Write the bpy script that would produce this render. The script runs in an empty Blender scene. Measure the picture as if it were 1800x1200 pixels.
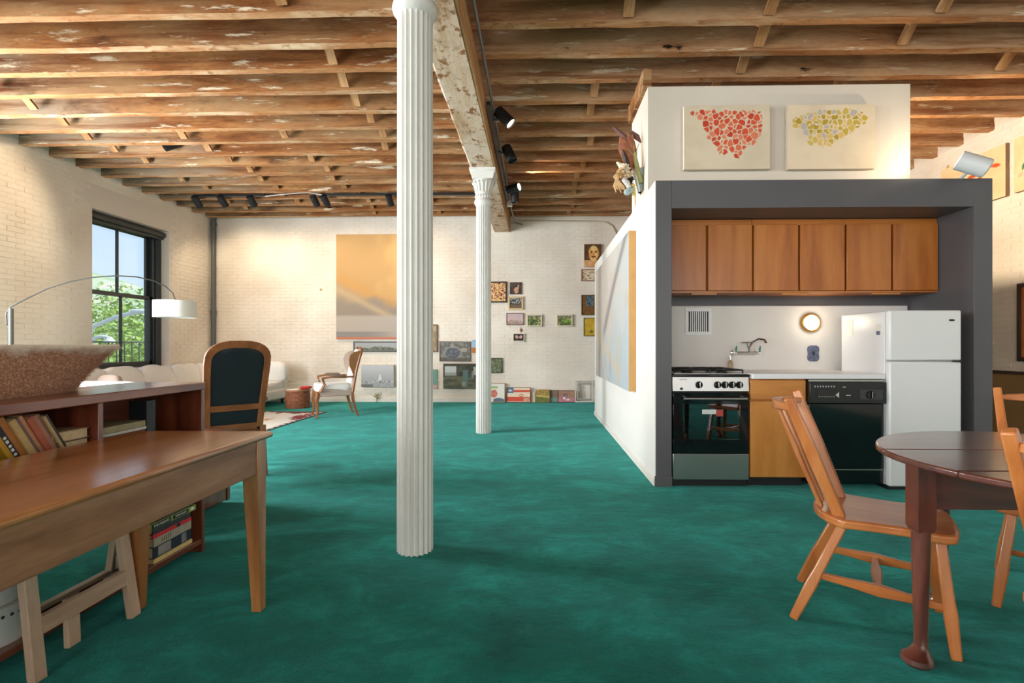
import bpy, bmesh, math, random
from math import sin, cos, pi, radians, atan2, sqrt
from mathutils import Vector, Matrix, noise

random.seed(7)
scene = bpy.context.scene
COL = scene.collection

# ------------------------------------------------------------------ camera
H = 1.12                      # eye height
FOC, VX, VY = 880.0, 923.6, 607.0   # focal length and principal point for the 1800x1200 frame
TH = math.atan(19.4 / 880.0)
cam = bpy.data.cameras.new('camera')
cam.lens = FOC / 1800 * 36.0
cam.sensor_width = 36.0
cam.shift_x = -(VX - 900) / 1800
cam.shift_y = (VY - 600) / 1800
cam.clip_end = 2000
cam_ob = bpy.data.objects.new('camera', cam)
cam_ob.location = (0, 0, H)
cam_ob.rotation_euler = (pi / 2, 0, TH)
COL.objects.link(cam_ob)
scene.camera = cam_ob

scene.view_settings.view_transform = 'Standard'
scene.view_settings.look = 'None'
scene.view_settings.gamma = 1.0
scene.view_settings.use_curve_mapping = False
scene.view_settings.exposure = 0.0

# ------------------------------------------------------------------ sky
world = bpy.data.worlds.new('sky')
scene.world = world
world.use_nodes = True
wn = world.node_tree
wn.nodes.clear()
wo = wn.nodes.new('ShaderNodeOutputWorld')
bg = wn.nodes.new('ShaderNodeBackground')
tc = wn.nodes.new('ShaderNodeTexCoord')
sx = wn.nodes.new('ShaderNodeSeparateXYZ')
rp = wn.nodes.new('ShaderNodeValToRGB')
rp.color_ramp.elements[0].position = 0.0
rp.color_ramp.elements[0].color = (0.66, 0.80, 0.95, 1)
rp.color_ramp.elements[1].position = 0.6
rp.color_ramp.elements[1].color = (0.36, 0.58, 0.92, 1)
wn.links.new(tc.outputs['Generated'], sx.inputs[0])
wn.links.new(sx.outputs['Z'], rp.inputs[0])
wn.links.new(rp.outputs[0], bg.inputs[0])
bg.inputs[1].default_value = 1.3
wn.links.new(bg.outputs[0], wo.inputs[0])

# ------------------------------------------------------------------ area lamps added in unseen windows to brighten the room
def area_light(name, loc, rot, sx_, sy_, power, color):
    l = bpy.data.lights.new(name, 'AREA')
    l.shape = 'RECTANGLE'; l.size = sx_; l.size_y = sy_
    l.energy = power; l.color = color
    o = bpy.data.objects.new(name, l)
    o.location = loc; o.rotation_euler = rot
    COL.objects.link(o)
    return o
DAY = (0.93, 0.97, 1.0)
XL, XR, YB, YN, ZC = -6.5, 5.37, 9.9, -4.0, 3.64     # room: left, right, back, near wall, joist undersides
LEFT_WINDOWS = [(7.184, 8.716), (3.55, 5.08), (-0.1, 1.43), (-3.4, -1.9)]
REAR_WINDOWS = [(-5.2, -3.5), (-2.4, -0.7), (0.6, 2.3), (3.2, 4.9)]
WZ0, WZ1 = 0.74, 3.13
P_LEFT, P_REAR = (480, 340, 200), (95, 82, 55, 40)
for (a, b), pw in zip(LEFT_WINDOWS[1:], P_LEFT):
    area_light('window_daylight', (XL - 0.1, (a + b) / 2, (WZ0 + WZ1) / 2), (0, -pi / 2, 0), WZ1 - WZ0 - 0.1, b - a - 0.1, pw, DAY)
for (a, b), pw in zip(REAR_WINDOWS, P_REAR):  # frontal fill lamps, added in the unseen wall behind the camera
    area_light('window_daylight', ((a + b) / 2, YN - 0.1, (WZ0 + WZ1) / 2), (pi / 2, 0, 0), b - a - 0.1, WZ1 - WZ0 - 0.1, pw, (1.0, 0.96, 0.90))
sun = bpy.data.lights.new('sun', 'SUN')
sun.energy = 4.0; sun.angle = radians(1.0); sun.color = (1.0, 0.96, 0.9)
sun_ob = bpy.data.objects.new('sun', sun)
sun_ob.rotation_euler = (radians(42), 0, radians(100))
COL.objects.link(sun_ob)

# ------------------------------------------------------------------ pixel rays (1800x1200 frame) meet real planes of the room
FW = Vector((-sin(TH), cos(TH), 0)); RT = Vector((cos(TH), sin(TH), 0)); UP = Vector((0, 0, 1))
EYE = Vector((0, 0, H))
def ray(px, py): return FW + RT * ((px - VX) / FOC) + UP * ((VY - py) / FOC)
def at_y(px, py, y): d = ray(px, py); return EYE + d * (y / d.y)
def at_x(px, py, x): d = ray(px, py); return EYE + d * (x / d.x)
def at_z(px, py, z): d = ray(px, py); return EYE + d * ((z - H) / d.z)
def at_t(px, py, t): return EYE + ray(px, py) * t

# ------------------------------------------------------------------ colour and materials
def lin(c):
    c = c / 255.0
    return c / 12.92 if c <= 0.04045 else ((c + 0.055) / 1.055) ** 2.4
def rgb(r, g, b): return (lin(r), lin(g), lin(b), 1.0)
MATS = {}
def base_mat(name):
    m = bpy.data.materials.new(name); m.use_nodes = True
    nt = m.node_tree
    return m, nt, nt.nodes['Principled BSDF']
def setp(p, **kw):
    names = dict(rough='Roughness', metal='Metallic', spec='Specular IOR Level', coat='Coat Weight', coatr='Coat Roughness',
                 sheen='Sheen Weight', trans='Transmission Weight', ior='IOR', alpha='Alpha', emis='Emission Strength', sss='Subsurface Weight')
    for k, v in kw.items():
        p.inputs[names[k]].default_value = v
def plain(name, col, rough=0.5, var=0.06, scale=12.0, bump=0.0, bscale=60.0, **kw):
    if name in MATS: return MATS[name]
    m, nt, p = base_mat(name)
    setp(p, rough=rough, **kw)
    N, L = nt.nodes, nt.links
    t = N.new('ShaderNodeTexCoord'); n = N.new('ShaderNodeTexNoise')
    n.inputs['Scale'].default_value = scale; n.inputs['Detail'].default_value = 4
    r = N.new('ShaderNodeValToRGB')
    c = col
    r.color_ramp.elements[0].position = 0.3; r.color_ramp.elements[1].position = 0.7
    r.color_ramp.elements[0].color = (c[0] * (1 - var), c[1] * (1 - var), c[2] * (1 - var), 1)
    r.color_ramp.elements[1].color = (min(1, c[0] * (1 + var)), min(1, c[1] * (1 + var)), min(1, c[2] * (1 + var)), 1)
    L.new(t.outputs['Object'], n.inputs['Vector']); L.new(n.outputs['Fac'], r.inputs[0]); L.new(r.outputs[0], p.inputs['Base Color'])
    if bump:
        n2 = N.new('ShaderNodeTexNoise'); n2.inputs['Scale'].default_value = bscale; n2.inputs['Detail'].default_value = 3
        b = N.new('ShaderNodeBump'); b.inputs['Strength'].default_value = bump; b.inputs['Distance'].default_value = 0.01
        L.new(t.outputs['Object'], n2.inputs['Vector']); L.new(n2.outputs['Fac'], b.inputs['Height']); L.new(b.outputs[0], p.inputs['Normal'])
    MATS[name] = m
    return m
def wood(name, cols, axis='x', scale=3.0, rough=0.45, pores=0.25, bump=0.15, stain=None, ends=None, **kw):
    """grain stretched along one object axis, shifted from object to object"""
    key = name + '_' + axis
    if key in MATS: return MATS[key]
    m, nt, p = base_mat(key)
    setp(p, rough=rough, **kw)
    N, L = nt.nodes, nt.links
    t = N.new('ShaderNodeTexCoord'); oi = N.new('ShaderNodeObjectInfo')
    mu = N.new('ShaderNodeMath'); mu.operation = 'MULTIPLY'; mu.inputs[1].default_value = 37.0
    L.new(oi.outputs['Random'], mu.inputs[0])
    ad = N.new('ShaderNodeVectorMath'); ad.operation = 'ADD'
    L.new(t.outputs['Object'], ad.inputs[0]); L.new(mu.outputs[0], ad.inputs[1])
    mp = N.new('ShaderNodeMapping')
    mp.inputs['Scale'].default_value = {'x': (0.13, 1, 1), 'y': (1, 0.13, 1), 'z': (1, 1, 0.13)}[axis]
    L.new(ad.outputs[0], mp.inputs['Vector'])
    n1 = N.new('ShaderNodeTexNoise'); n1.inputs['Scale'].default_value = scale * 4; n1.inputs['Detail'].default_value = 5; n1.inputs['Distortion'].default_value = 0.6
    n2 = N.new('ShaderNodeTexNoise'); n2.inputs['Scale'].default_value = scale * 40; n2.inputs['Detail'].default_value = 3
    L.new(mp.outputs[0], n1.inputs['Vector']); L.new(mp.outputs[0], n2.inputs['Vector'])
    r = N.new('ShaderNodeValToRGB')
    k = len(cols)
    el = r.color_ramp.elements
    while len(el) < k: el.new(0.5)
    for i, c in enumerate(cols):
        el[i].position = 0.28 + 0.44 * i / (k - 1); el[i].color = c
    L.new(n1.outputs['Fac'], r.inputs[0])
    mx = N.new('ShaderNodeMix'); mx.data_type = 'RGBA'; mx.blend_type = 'MULTIPLY'
    mx.inputs['Factor'].default_value = pores
    pr = N.new('ShaderNodeMapRange'); pr.inputs[1].default_value = 0.32; pr.inputs[2].default_value = 0.58; pr.inputs[3].default_value = 0.25
    L.new(n2.outputs['Fac'], pr.inputs[0])
    L.new(r.outputs[0], mx.inputs['A']); L.new(pr.outputs[0], mx.inputs['B'])
    out = mx.outputs['Result']
    if ends:                       # limewash left on the last metre or two beside the wall: (colour, x where it begins, x where it is full)
        sxx = N.new('ShaderNodeSeparateXYZ'); L.new(t.outputs['Object'], sxx.inputs[0])
        ne = N.new('ShaderNodeTexNoise'); ne.inputs['Scale'].default_value = 1.3; ne.inputs['Detail'].default_value = 6; L.new(ad.outputs[0], ne.inputs['Vector'])
        me_ = N.new('ShaderNodeMath'); me_.operation = 'MULTIPLY_ADD'; me_.inputs[1].default_value = 2.6; L.new(ne.outputs['Fac'], me_.inputs[0]); L.new(sxx.outputs['X'], me_.inputs[2])
        re_ = N.new('ShaderNodeMapRange'); re_.inputs[1].default_value = ends[1] + 1.3; re_.inputs[2].default_value = ends[2] + 1.3; re_.inputs[4].default_value = 0.85
        L.new(me_.outputs[0], re_.inputs[0])
        m0 = N.new('ShaderNodeMix'); m0.data_type = 'RGBA'; m0.inputs['B'].default_value = ends[0]
        L.new(re_.outputs[0], m0.inputs['Factor']); L.new(out, m0.inputs['A']); out = m0.outputs['Result']
    if stain:                      # list of (colour, noise scale, low, high, stretch)
        for (sc, ss, lo, hi, st) in stain:
            mp2 = N.new('ShaderNodeMapping')
            mp2.inputs['Scale'].default_value = {'x': (st, 1, 1), 'y': (1, st, 1), 'z': (1, 1, st)}[axis]
            mp2.inputs['Location'].default_value = (ss * 3.1, ss * 1.7, ss)
            L.new(ad.outputs[0], mp2.inputs['Vector'])
            n3 = N.new('ShaderNodeTexNoise'); n3.inputs['Scale'].default_value = ss; n3.inputs['Detail'].default_value = 7; n3.inputs['Roughness'].default_value = 0.65
            L.new(mp2.outputs[0], n3.inputs['Vector'])
            mr = N.new('ShaderNodeMapRange'); mr.inputs[1].default_value = lo; mr.inputs[2].default_value = hi
            L.new(n3.outputs['Fac'], mr.inputs[0])
            m2 = N.new('ShaderNodeMix'); m2.data_type = 'RGBA'
            L.new(mr.outputs[0], m2.inputs['Factor']); L.new(out, m2.inputs['A']); m2.inputs['B'].default_value = sc
            out = m2.outputs['Result']
    L.new(out, p.inputs['Base Color'])
    if bump:
        b = N.new('ShaderNodeBump'); b.inputs['Strength'].default_value = bump; b.inputs['Distance'].default_value = 0.003
        L.new(n2.outputs['Fac'], b.inputs['Height']); L.new(b.outputs[0], p.inputs['Normal'])
    MATS[key] = m
    return m
def glow(name, col, strength):
    if name in MATS: return MATS[name]
    m, nt, p = base_mat(name)
    p.inputs['Base Color'].default_value = col
    p.inputs['Emission Color'].default_value = col; p.inputs['Emission Strength'].default_value = strength
    MATS[name] = m; return m

# ---- setting materials
def mat_brick():
    m, nt, p = base_mat('painted_brick'); setp(p, rough=0.62, spec=0.3)
    N, L = nt.nodes, nt.links
    g = N.new('ShaderNodeNewGeometry')
    n1 = N.new('ShaderNodeTexNoise'); n1.inputs['Scale'].default_value = 1.1; n1.inputs['Detail'].default_value = 6
    r1 = N.new('ShaderNodeValToRGB'); e = r1.color_ramp.elements
    e[0].position = 0.3; e[0].color = rgb(220, 207, 193); e[1].position = 0.62; e[1].color = rgb(239, 230, 218)
    n2 = N.new('ShaderNodeTexNoise'); n2.inputs['Scale'].default_value = 26; n2.inputs['Detail'].default_value = 5; n2.inputs['Roughness'].default_value = 0.7
    mr = N.new('ShaderNodeMapRange'); mr.inputs[1].default_value = 0.665; mr.inputs[2].default_value = 0.72; mr.inputs[4].default_value = 0.55
    mx = N.new('ShaderNodeMix'); mx.data_type = 'RGBA'; mx.inputs['B'].default_value = rgb(168, 150, 130)
    for n in (n1, n2): L.new(g.outputs['Position'], n.inputs['Vector'])
    L.new(n1.outputs['Fac'], r1.inputs[0]); L.new(n2.outputs['Fac'], mr.inputs[0])
    L.new(mr.outputs[0], mx.inputs['Factor']); L.new(r1.outputs[0], mx.inputs['A'])
    # rare larger chips where the plaster shows ochre
    v = N.new('ShaderNodeTexVoronoi'); v.inputs['Scale'].default_value = 0.9
    nd = N.new('ShaderNodeTexNoise'); nd.inputs['Scale'].default_value = 9
    va = N.new('ShaderNodeVectorMath'); va.operation = 'MULTIPLY_ADD'; va.inputs[1].default_value = (0.07, 0.07, 0.07)
    L.new(g.outputs['Position'], nd.inputs['Vector']); L.new(nd.outputs['Color'], va.inputs[0]); L.new(g.outputs['Position'], va.inputs[2])
    L.new(va.outputs[0], v.inputs['Vector'])
    lt = N.new('ShaderNodeMath'); lt.operation = 'LESS_THAN'; lt.inputs[1].default_value = 0.035
    L.new(v.outputs['Distance'], lt.inputs[0])
    m2 = N.new('ShaderNodeMix'); m2.data_type = 'RGBA'; m2.inputs['B'].default_value = rgb(178, 146, 104)
    L.new(lt.outputs[0], m2.inputs['Factor']); L.new(mx.outputs['Result'], m2.inputs['A'])
    L.new(m2.outputs['Result'], p.inputs['Base Color'])
    n3 = N.new('ShaderNodeTexNoise'); n3.inputs['Scale'].default_value = 55; n3.inputs['Detail'].default_value = 4
    L.new(g.outputs['Position'], n3.inputs['Vector'])
    b = N.new('ShaderNodeBump'); b.inputs['Strength'].default_value = 0.35; b.inputs['Distance'].default_value = 0.006
    L.new(n3.outputs['Fac'], b.inputs['Height']); L.new(b.outputs[0], p.inputs['Normal'])
    return m
BRICK = mat_brick()
PLASTER = plain('white_plaster', rgb(228, 225, 220), 0.55, 0.02, 3, 0.05, 30)
PLASTER_DIM = plain('warm_plaster', rgb(222, 212, 198), 0.6, 0.02, 3, 0.05, 30)  # white plaster toned beige, standing in for dimmer light on the upper block
GREY = plain('charcoal_wall_paint', rgb(90, 89, 92), 0.45, 0.05, 3, 0.05, 40)
def mat_carpet():
    m, nt, p = base_mat('green_carpet'); setp(p, rough=0.95, spec=0.1, sheen=0.7)
    p.inputs['Sheen Roughness'].default_value = 0.4
    p.inputs['Sheen Tint'].default_value = rgb(110, 200, 192)
    N, L = nt.nodes, nt.links
    g = N.new('ShaderNodeNewGeometry')
    def nz(scale, det, stretch=(1, 1, 1), rough=0.6, dist=0.0):
        mp = N.new('ShaderNodeMapping'); mp.inputs['Scale'].default_value = stretch
        L.new(g.outputs['Position'], mp.inputs['Vector'])
        n = N.new('ShaderNodeTexNoise'); n.inputs['Scale'].default_value = scale; n.inputs['Detail'].default_value = det
        n.inputs['Roughness'].default_value = rough; n.inputs['Distortion'].default_value = dist
        L.new(mp.outputs[0], n.inputs['Vector']); return n
    a = nz(2.4, 10, (0.85, 1.2, 1), 0.78, 0.4)
    r = N.new('ShaderNodeValToRGB'); e = r.color_ramp.elements
    e[0].position = 0.34; e[0].color = rgb(0, 72, 65); e[1].position = 0.66; e[1].color = rgb(24, 148, 135)
    e.new(0.5).color = rgb(2, 104, 94)
    L.new(a.outputs['Fac'], r.inputs[0])
    f = nz(150, 4)
    mx = N.new('ShaderNodeMix'); mx.data_type = 'RGBA'; mx.blend_type = 'OVERLAY'; mx.inputs['Factor'].default_value = 0.55
    L.new(r.outputs[0], mx.inputs['A']); L.new(f.outputs['Fac'], mx.inputs['B'])
    # worn greyish spots
    w = nz(0.8, 5, (1, 1, 1), 0.6)
    mr = N.new('ShaderNodeMapRange'); mr.inputs[1].default_value = 0.6; mr.inputs[2].default_value = 0.8; mr.inputs[4].default_value = 0.35
    L.new(w.outputs['Fac'], mr.inputs[0])
    m2 = N.new('ShaderNodeMix'); m2.data_type = 'RGBA'; m2.inputs['B'].default_value = rgb(52, 100, 92)
    L.new(mr.outputs[0], m2.inputs['Factor']); L.new(mx.outputs['Result'], m2.inputs['A'])
    # lint
    v = N.new('ShaderNodeTexVoronoi'); v.inputs['Scale'].default_value = 3.2
    L.new(g.outputs['Position'], v.inputs['Vector'])
    lt = N.new('ShaderNodeMath'); lt.operation = 'LESS_THAN'; lt.inputs[1].default_value = 0.012
    L.new(v.outputs['Distance'], lt.inputs[0])
    m3 = N.new('ShaderNodeMix'); m3.data_type = 'RGBA'; m3.inputs['B'].default_value = rgb(170, 190, 180)
    L.new(lt.outputs[0], m3.inputs['Factor']); L.new(m2.outputs['Result'], m3.inputs['A'])
    L.new(m3.outputs['Result'], p.inputs['Base Color'])
    b1 = N.new('ShaderNodeBump'); b1.inputs['Strength'].default_value = 0.55; b1.inputs['Distance'].default_value = 0.03
    c = nz(6.0, 9, (0.7, 1.5, 1), 0.75, 0.3)
    L.new(c.outputs['Fac'], b1.inputs['Height'])
    b2 = N.new('ShaderNodeBump'); b2.inputs['Strength'].default_value = 0.6; b2.inputs['Distance'].default_value = 0.006
    L.new(f.outputs['Fac'], b2.inputs['Height']); L.new(b1.outputs[0], b2.inputs['Normal']); L.new(b2.outputs[0], p.inputs['Normal'])
    return m
CARPET = mat_carpet()
WHITEWASH = [(rgb(214, 196, 168), 7.0, 0.52, 0.68, 0.35), (rgb(62, 38, 22), 3.0, 0.62, 0.76, 0.5)]
def joist_wood(n, c, patina, lime, ends=None):
    return wood(n, c, 'x', 2.2, 0.8, 0.45, 0.5, ends=ends, stain=
             [(patina, 1.5, 0.42, 0.68, 0.45), (c[0], 11.0, 0.50, 0.66, 0.05), (lime, 9.0, 0.60, 0.66, 0.16), (lime, 26.0, 0.64, 0.70, 0.10),
              (rgb(58, 34, 22), 2.4, 0.60, 0.76, 0.4), (rgb(40, 26, 18), 7.0, 0.66, 0.72, 0.35), (rgb(40, 26, 18), 22.0, 0.70, 0.76, 0.5)], spec=0.15)
JOIST = joist_wood('joist_wood', [rgb(112, 66, 36), rgb(158, 100, 56), rgb(184, 130, 80)], rgb(176, 140, 100), rgb(222, 204, 176), (rgb(150, 136, 116), -4.2, -5.4))
JOIST_R = joist_wood('weathered_joist_wood', [rgb(138, 90, 58), rgb(184, 132, 90), rgb(208, 164, 122)], rgb(198, 164, 128), rgb(224, 206, 178))
JOIST_UNDER = wood('joist_underside', [rgb(168, 110, 66), rgb(190, 134, 88), rgb(206, 160, 118)], 'x', 2.0, 0.8, 0.35, 0.3,
             [(rgb(218, 190, 156), 3.0, 0.50, 0.68, 0.4), (rgb(150, 96, 56), 14.0, 0.54, 0.66, 0.6), (rgb(96, 56, 32), 4.0, 0.66, 0.76, 0.5)], spec=0.15)
DECK = wood('deck_boards', [rgb(86, 52, 30), rgb(122, 78, 46), rgb(150, 106, 66)], 'y', 1.5, 0.85, 0.3, 0.2, spec=0.1)
BEAM = wood('whitewashed_timber', [rgb(186, 148, 112), rgb(214, 182, 150), rgb(226, 202, 176)], 'y', 1.6, 0.8, 0.25, 0.4,
             [(rgb(228, 208, 188), 3.0, 0.45, 0.6, 0.5), (rgb(150, 104, 68), 12.0, 0.54, 0.62, 0.7), (rgb(120, 80, 48), 5.0, 0.58, 0.70, 0.8), (rgb(70, 50, 36), 2.2, 0.70, 0.80, 0.9)], spec=0.15)
FASCIA = wood('fascia_board_wood', [rgb(150, 106, 66), rgb(182, 138, 94), rgb(196, 156, 112)], 'y', 2.0, 0.75, 0.2, 0.2, spec=0.15)
STRUT = wood('strut_wood', [rgb(146, 98, 58), rgb(178, 130, 86), rgb(196, 156, 114)], 'z', 2.5, 0.8, 0.3, 0.2,
             [(rgb(104, 68, 42), 9.0, 0.64, 0.74, 0.6)], spec=0.15)
IRON_WHITE = plain('white_iron_paint', rgb(214, 213, 207), 0.5, 0.04, 8, 0.12, 50)
# ---- furniture materials
def W(n, cols, rough, **kw):
    return lambda ax: wood(n, cols, ax, kw.get('scale', 3), rough, kw.get('pores', 0.2), kw.get('bump', 0.08), kw.get('stain'), **kw.get('p', {}))
PINE = W('worn_pine', [rgb(146, 86, 40), rgb(178, 114, 60), rgb(198, 140, 84)], 0.34, pores=0.15,
         stain=[(rgb(214, 168, 112), 14.0, 0.66, 0.72, 0.4), (rgb(110, 66, 34), 4.0, 0.66, 0.8, 0.3)], p=dict(coat=1.0, coatr=0.16))
PINE_EDGE = W('patinated_pine', [rgb(124, 84, 56), rgb(156, 110, 78), rgb(174, 130, 98)], 0.38, pores=0.2, stain=[(rgb(84, 56, 40), 5.0, 0.62, 0.8, 0.3)], p=dict(coat=0.15, coatr=0.3))
MAHOG = W('mahogany', [rgb(82, 36, 22), rgb(116, 56, 34), rgb(140, 74, 46)], 0.35, p=dict(coat=0.8, coatr=0.2))
MAPLE = W('orange_maple', [rgb(156, 84, 36), rgb(186, 110, 54), rgb(202, 132, 76)], 0.3, pores=0.1, p=dict(coat=0.4, coatr=0.15))
DARKTABLE = W('dark_mahogany', [rgb(62, 28, 22), rgb(92, 46, 36), rgb(116, 64, 50)], 0.3, pores=0.2, p=dict(coat=1.0, coatr=0.18))
CHERRY = W('cherry_veneer', [rgb(160, 86, 26), rgb(184, 106, 38), rgb(198, 124, 54)], 0.35, pores=0.08, scale=2, p=dict(coat=0.25, coatr=0.2))
CHERRY_LIGHT = W('honey_veneer', [rgb(186, 112, 40), rgb(206, 134, 56), rgb(216, 150, 72)], 0.35, pores=0.08, scale=2, p=dict(coat=0.25, coatr=0.2))
PALE = W('pale_beech', [rgb(176, 142, 116), rgb(198, 166, 140), rgb(208, 180, 156)], 0.5, pores=0.12)
WALNUT = W('walnut_frame', [rgb(110, 62, 32), rgb(150, 92, 52), rgb(172, 114, 70)], 0.35, p=dict(coat=0.3, coatr=0.2))
STEEL = plain('brushed_steel', rgb(176, 174, 170), 0.32, 0.05, 4, metal=1.0)
CHROME = plain('chrome', rgb(215, 215, 215), 0.08, 0.0, metal=1.0)
BRASS = plain('brass', rgb(196, 150, 88), 0.25, 0.03, metal=1.0)
BLACKGLOSS = plain('black_gloss', rgb(14, 15, 17), 0.08, 0.05, spec=0.5)
BLACKMATT = plain('black_matt', rgb(26, 26, 28), 0.5, 0.05)
CASTIRON = plain('cast_iron', rgb(24, 23, 23), 0.55, 0.1, 30, 0.2, 80)
ENAMEL = plain('white_enamel', rgb(234, 235, 235), 0.3, 0.01, 3, 0.04, 160)
COUNTER = plain('white_laminate', rgb(236, 236, 238), 0.3, 0.01)
LINEN = plain('white_linen', rgb(238, 234, 228), 0.9, 0.03, 6, 0.15, 40, sheen=0.1)
LINEN_TAUPE = plain('taupe_linen', rgb(176, 158, 146), 0.9, 0.04, 6, 0.15, 60)
LEATHER = plain('dark_leather', rgb(30, 36, 42), 0.42, 0.12, 5, 0.08, 60)
GREYTRACK = plain('spotlight_black', rgb(30, 31, 34), 0.4, 0.05)
GALV = plain('grey_conduit', rgb(120, 122, 122), 0.4, 0.05, metal=0.4)
PIPEGREY = plain('dark_pipe_paint', rgb(92, 94, 92), 0.45, 0.05)
WINBLACK = plain('window_frame_paint', rgb(52, 54, 52), 0.35, 0.06)
PAPER = plain('page_paper', rgb(206, 184, 146), 0.8, 0.1, 60)
def mat_glass():
    m = bpy.data.materials.new('window_glass'); m.use_nodes = True
    nt = m.node_tree; nt.nodes.clear()
    o = nt.nodes.new('ShaderNodeOutputMaterial'); mix = nt.nodes.new('ShaderNodeMixShader')
    tr = nt.nodes.new('ShaderNodeBsdfTransparent'); gl = nt.nodes.new('ShaderNodeBsdfGlossy')
    tr.inputs[0].default_value = (0.93, 0.95, 0.94, 1); gl.inputs['Roughness'].default_value = 0.02
    mix.inputs[0].default_value = 0.05
    nt.links.new(tr.outputs[0], mix.inputs[1]); nt.links.new(gl.outputs[0], mix.inputs[2])
    nt.links.new(mix.outputs[0], o.inputs[0])
    return m
GLASS = mat_glass()
def mat_ovenglass():
    m = bpy.data.materials.new('smoked_glass'); m.use_nodes = True
    nt = m.node_tree; nt.nodes.clear()
    o = nt.nodes.new('ShaderNodeOutputMaterial'); mix = nt.nodes.new('ShaderNodeMixShader')
    tr = nt.nodes.new('ShaderNodeBsdfTransparent'); gl = nt.nodes.new('ShaderNodeBsdfGlossy')
    tr.inputs[0].default_value = (0.42, 0.42, 0.42, 1); gl.inputs['Roughness'].default_value = 0.03
    mix.inputs[0].default_value = 0.14
    nt.links.new(tr.outputs[0], mix.inputs[1]); nt.links.new(gl.outputs[0], mix.inputs[2])
    nt.links.new(mix.outputs[0], o.inputs[0])
    return m
OVENGLASS = mat_ovenglass()
def mat_col():
    m, nt, p = base_mat('paint_on_canvas'); setp(p, rough=0.6, spec=0.25)
    a = nt.nodes.new('ShaderNodeAttribute'); a.attribute_name = 'Col'
    nt.links.new(a.outputs['Color'], p.inputs['Base Color'])
    return m
PAINT = mat_col()

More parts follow.
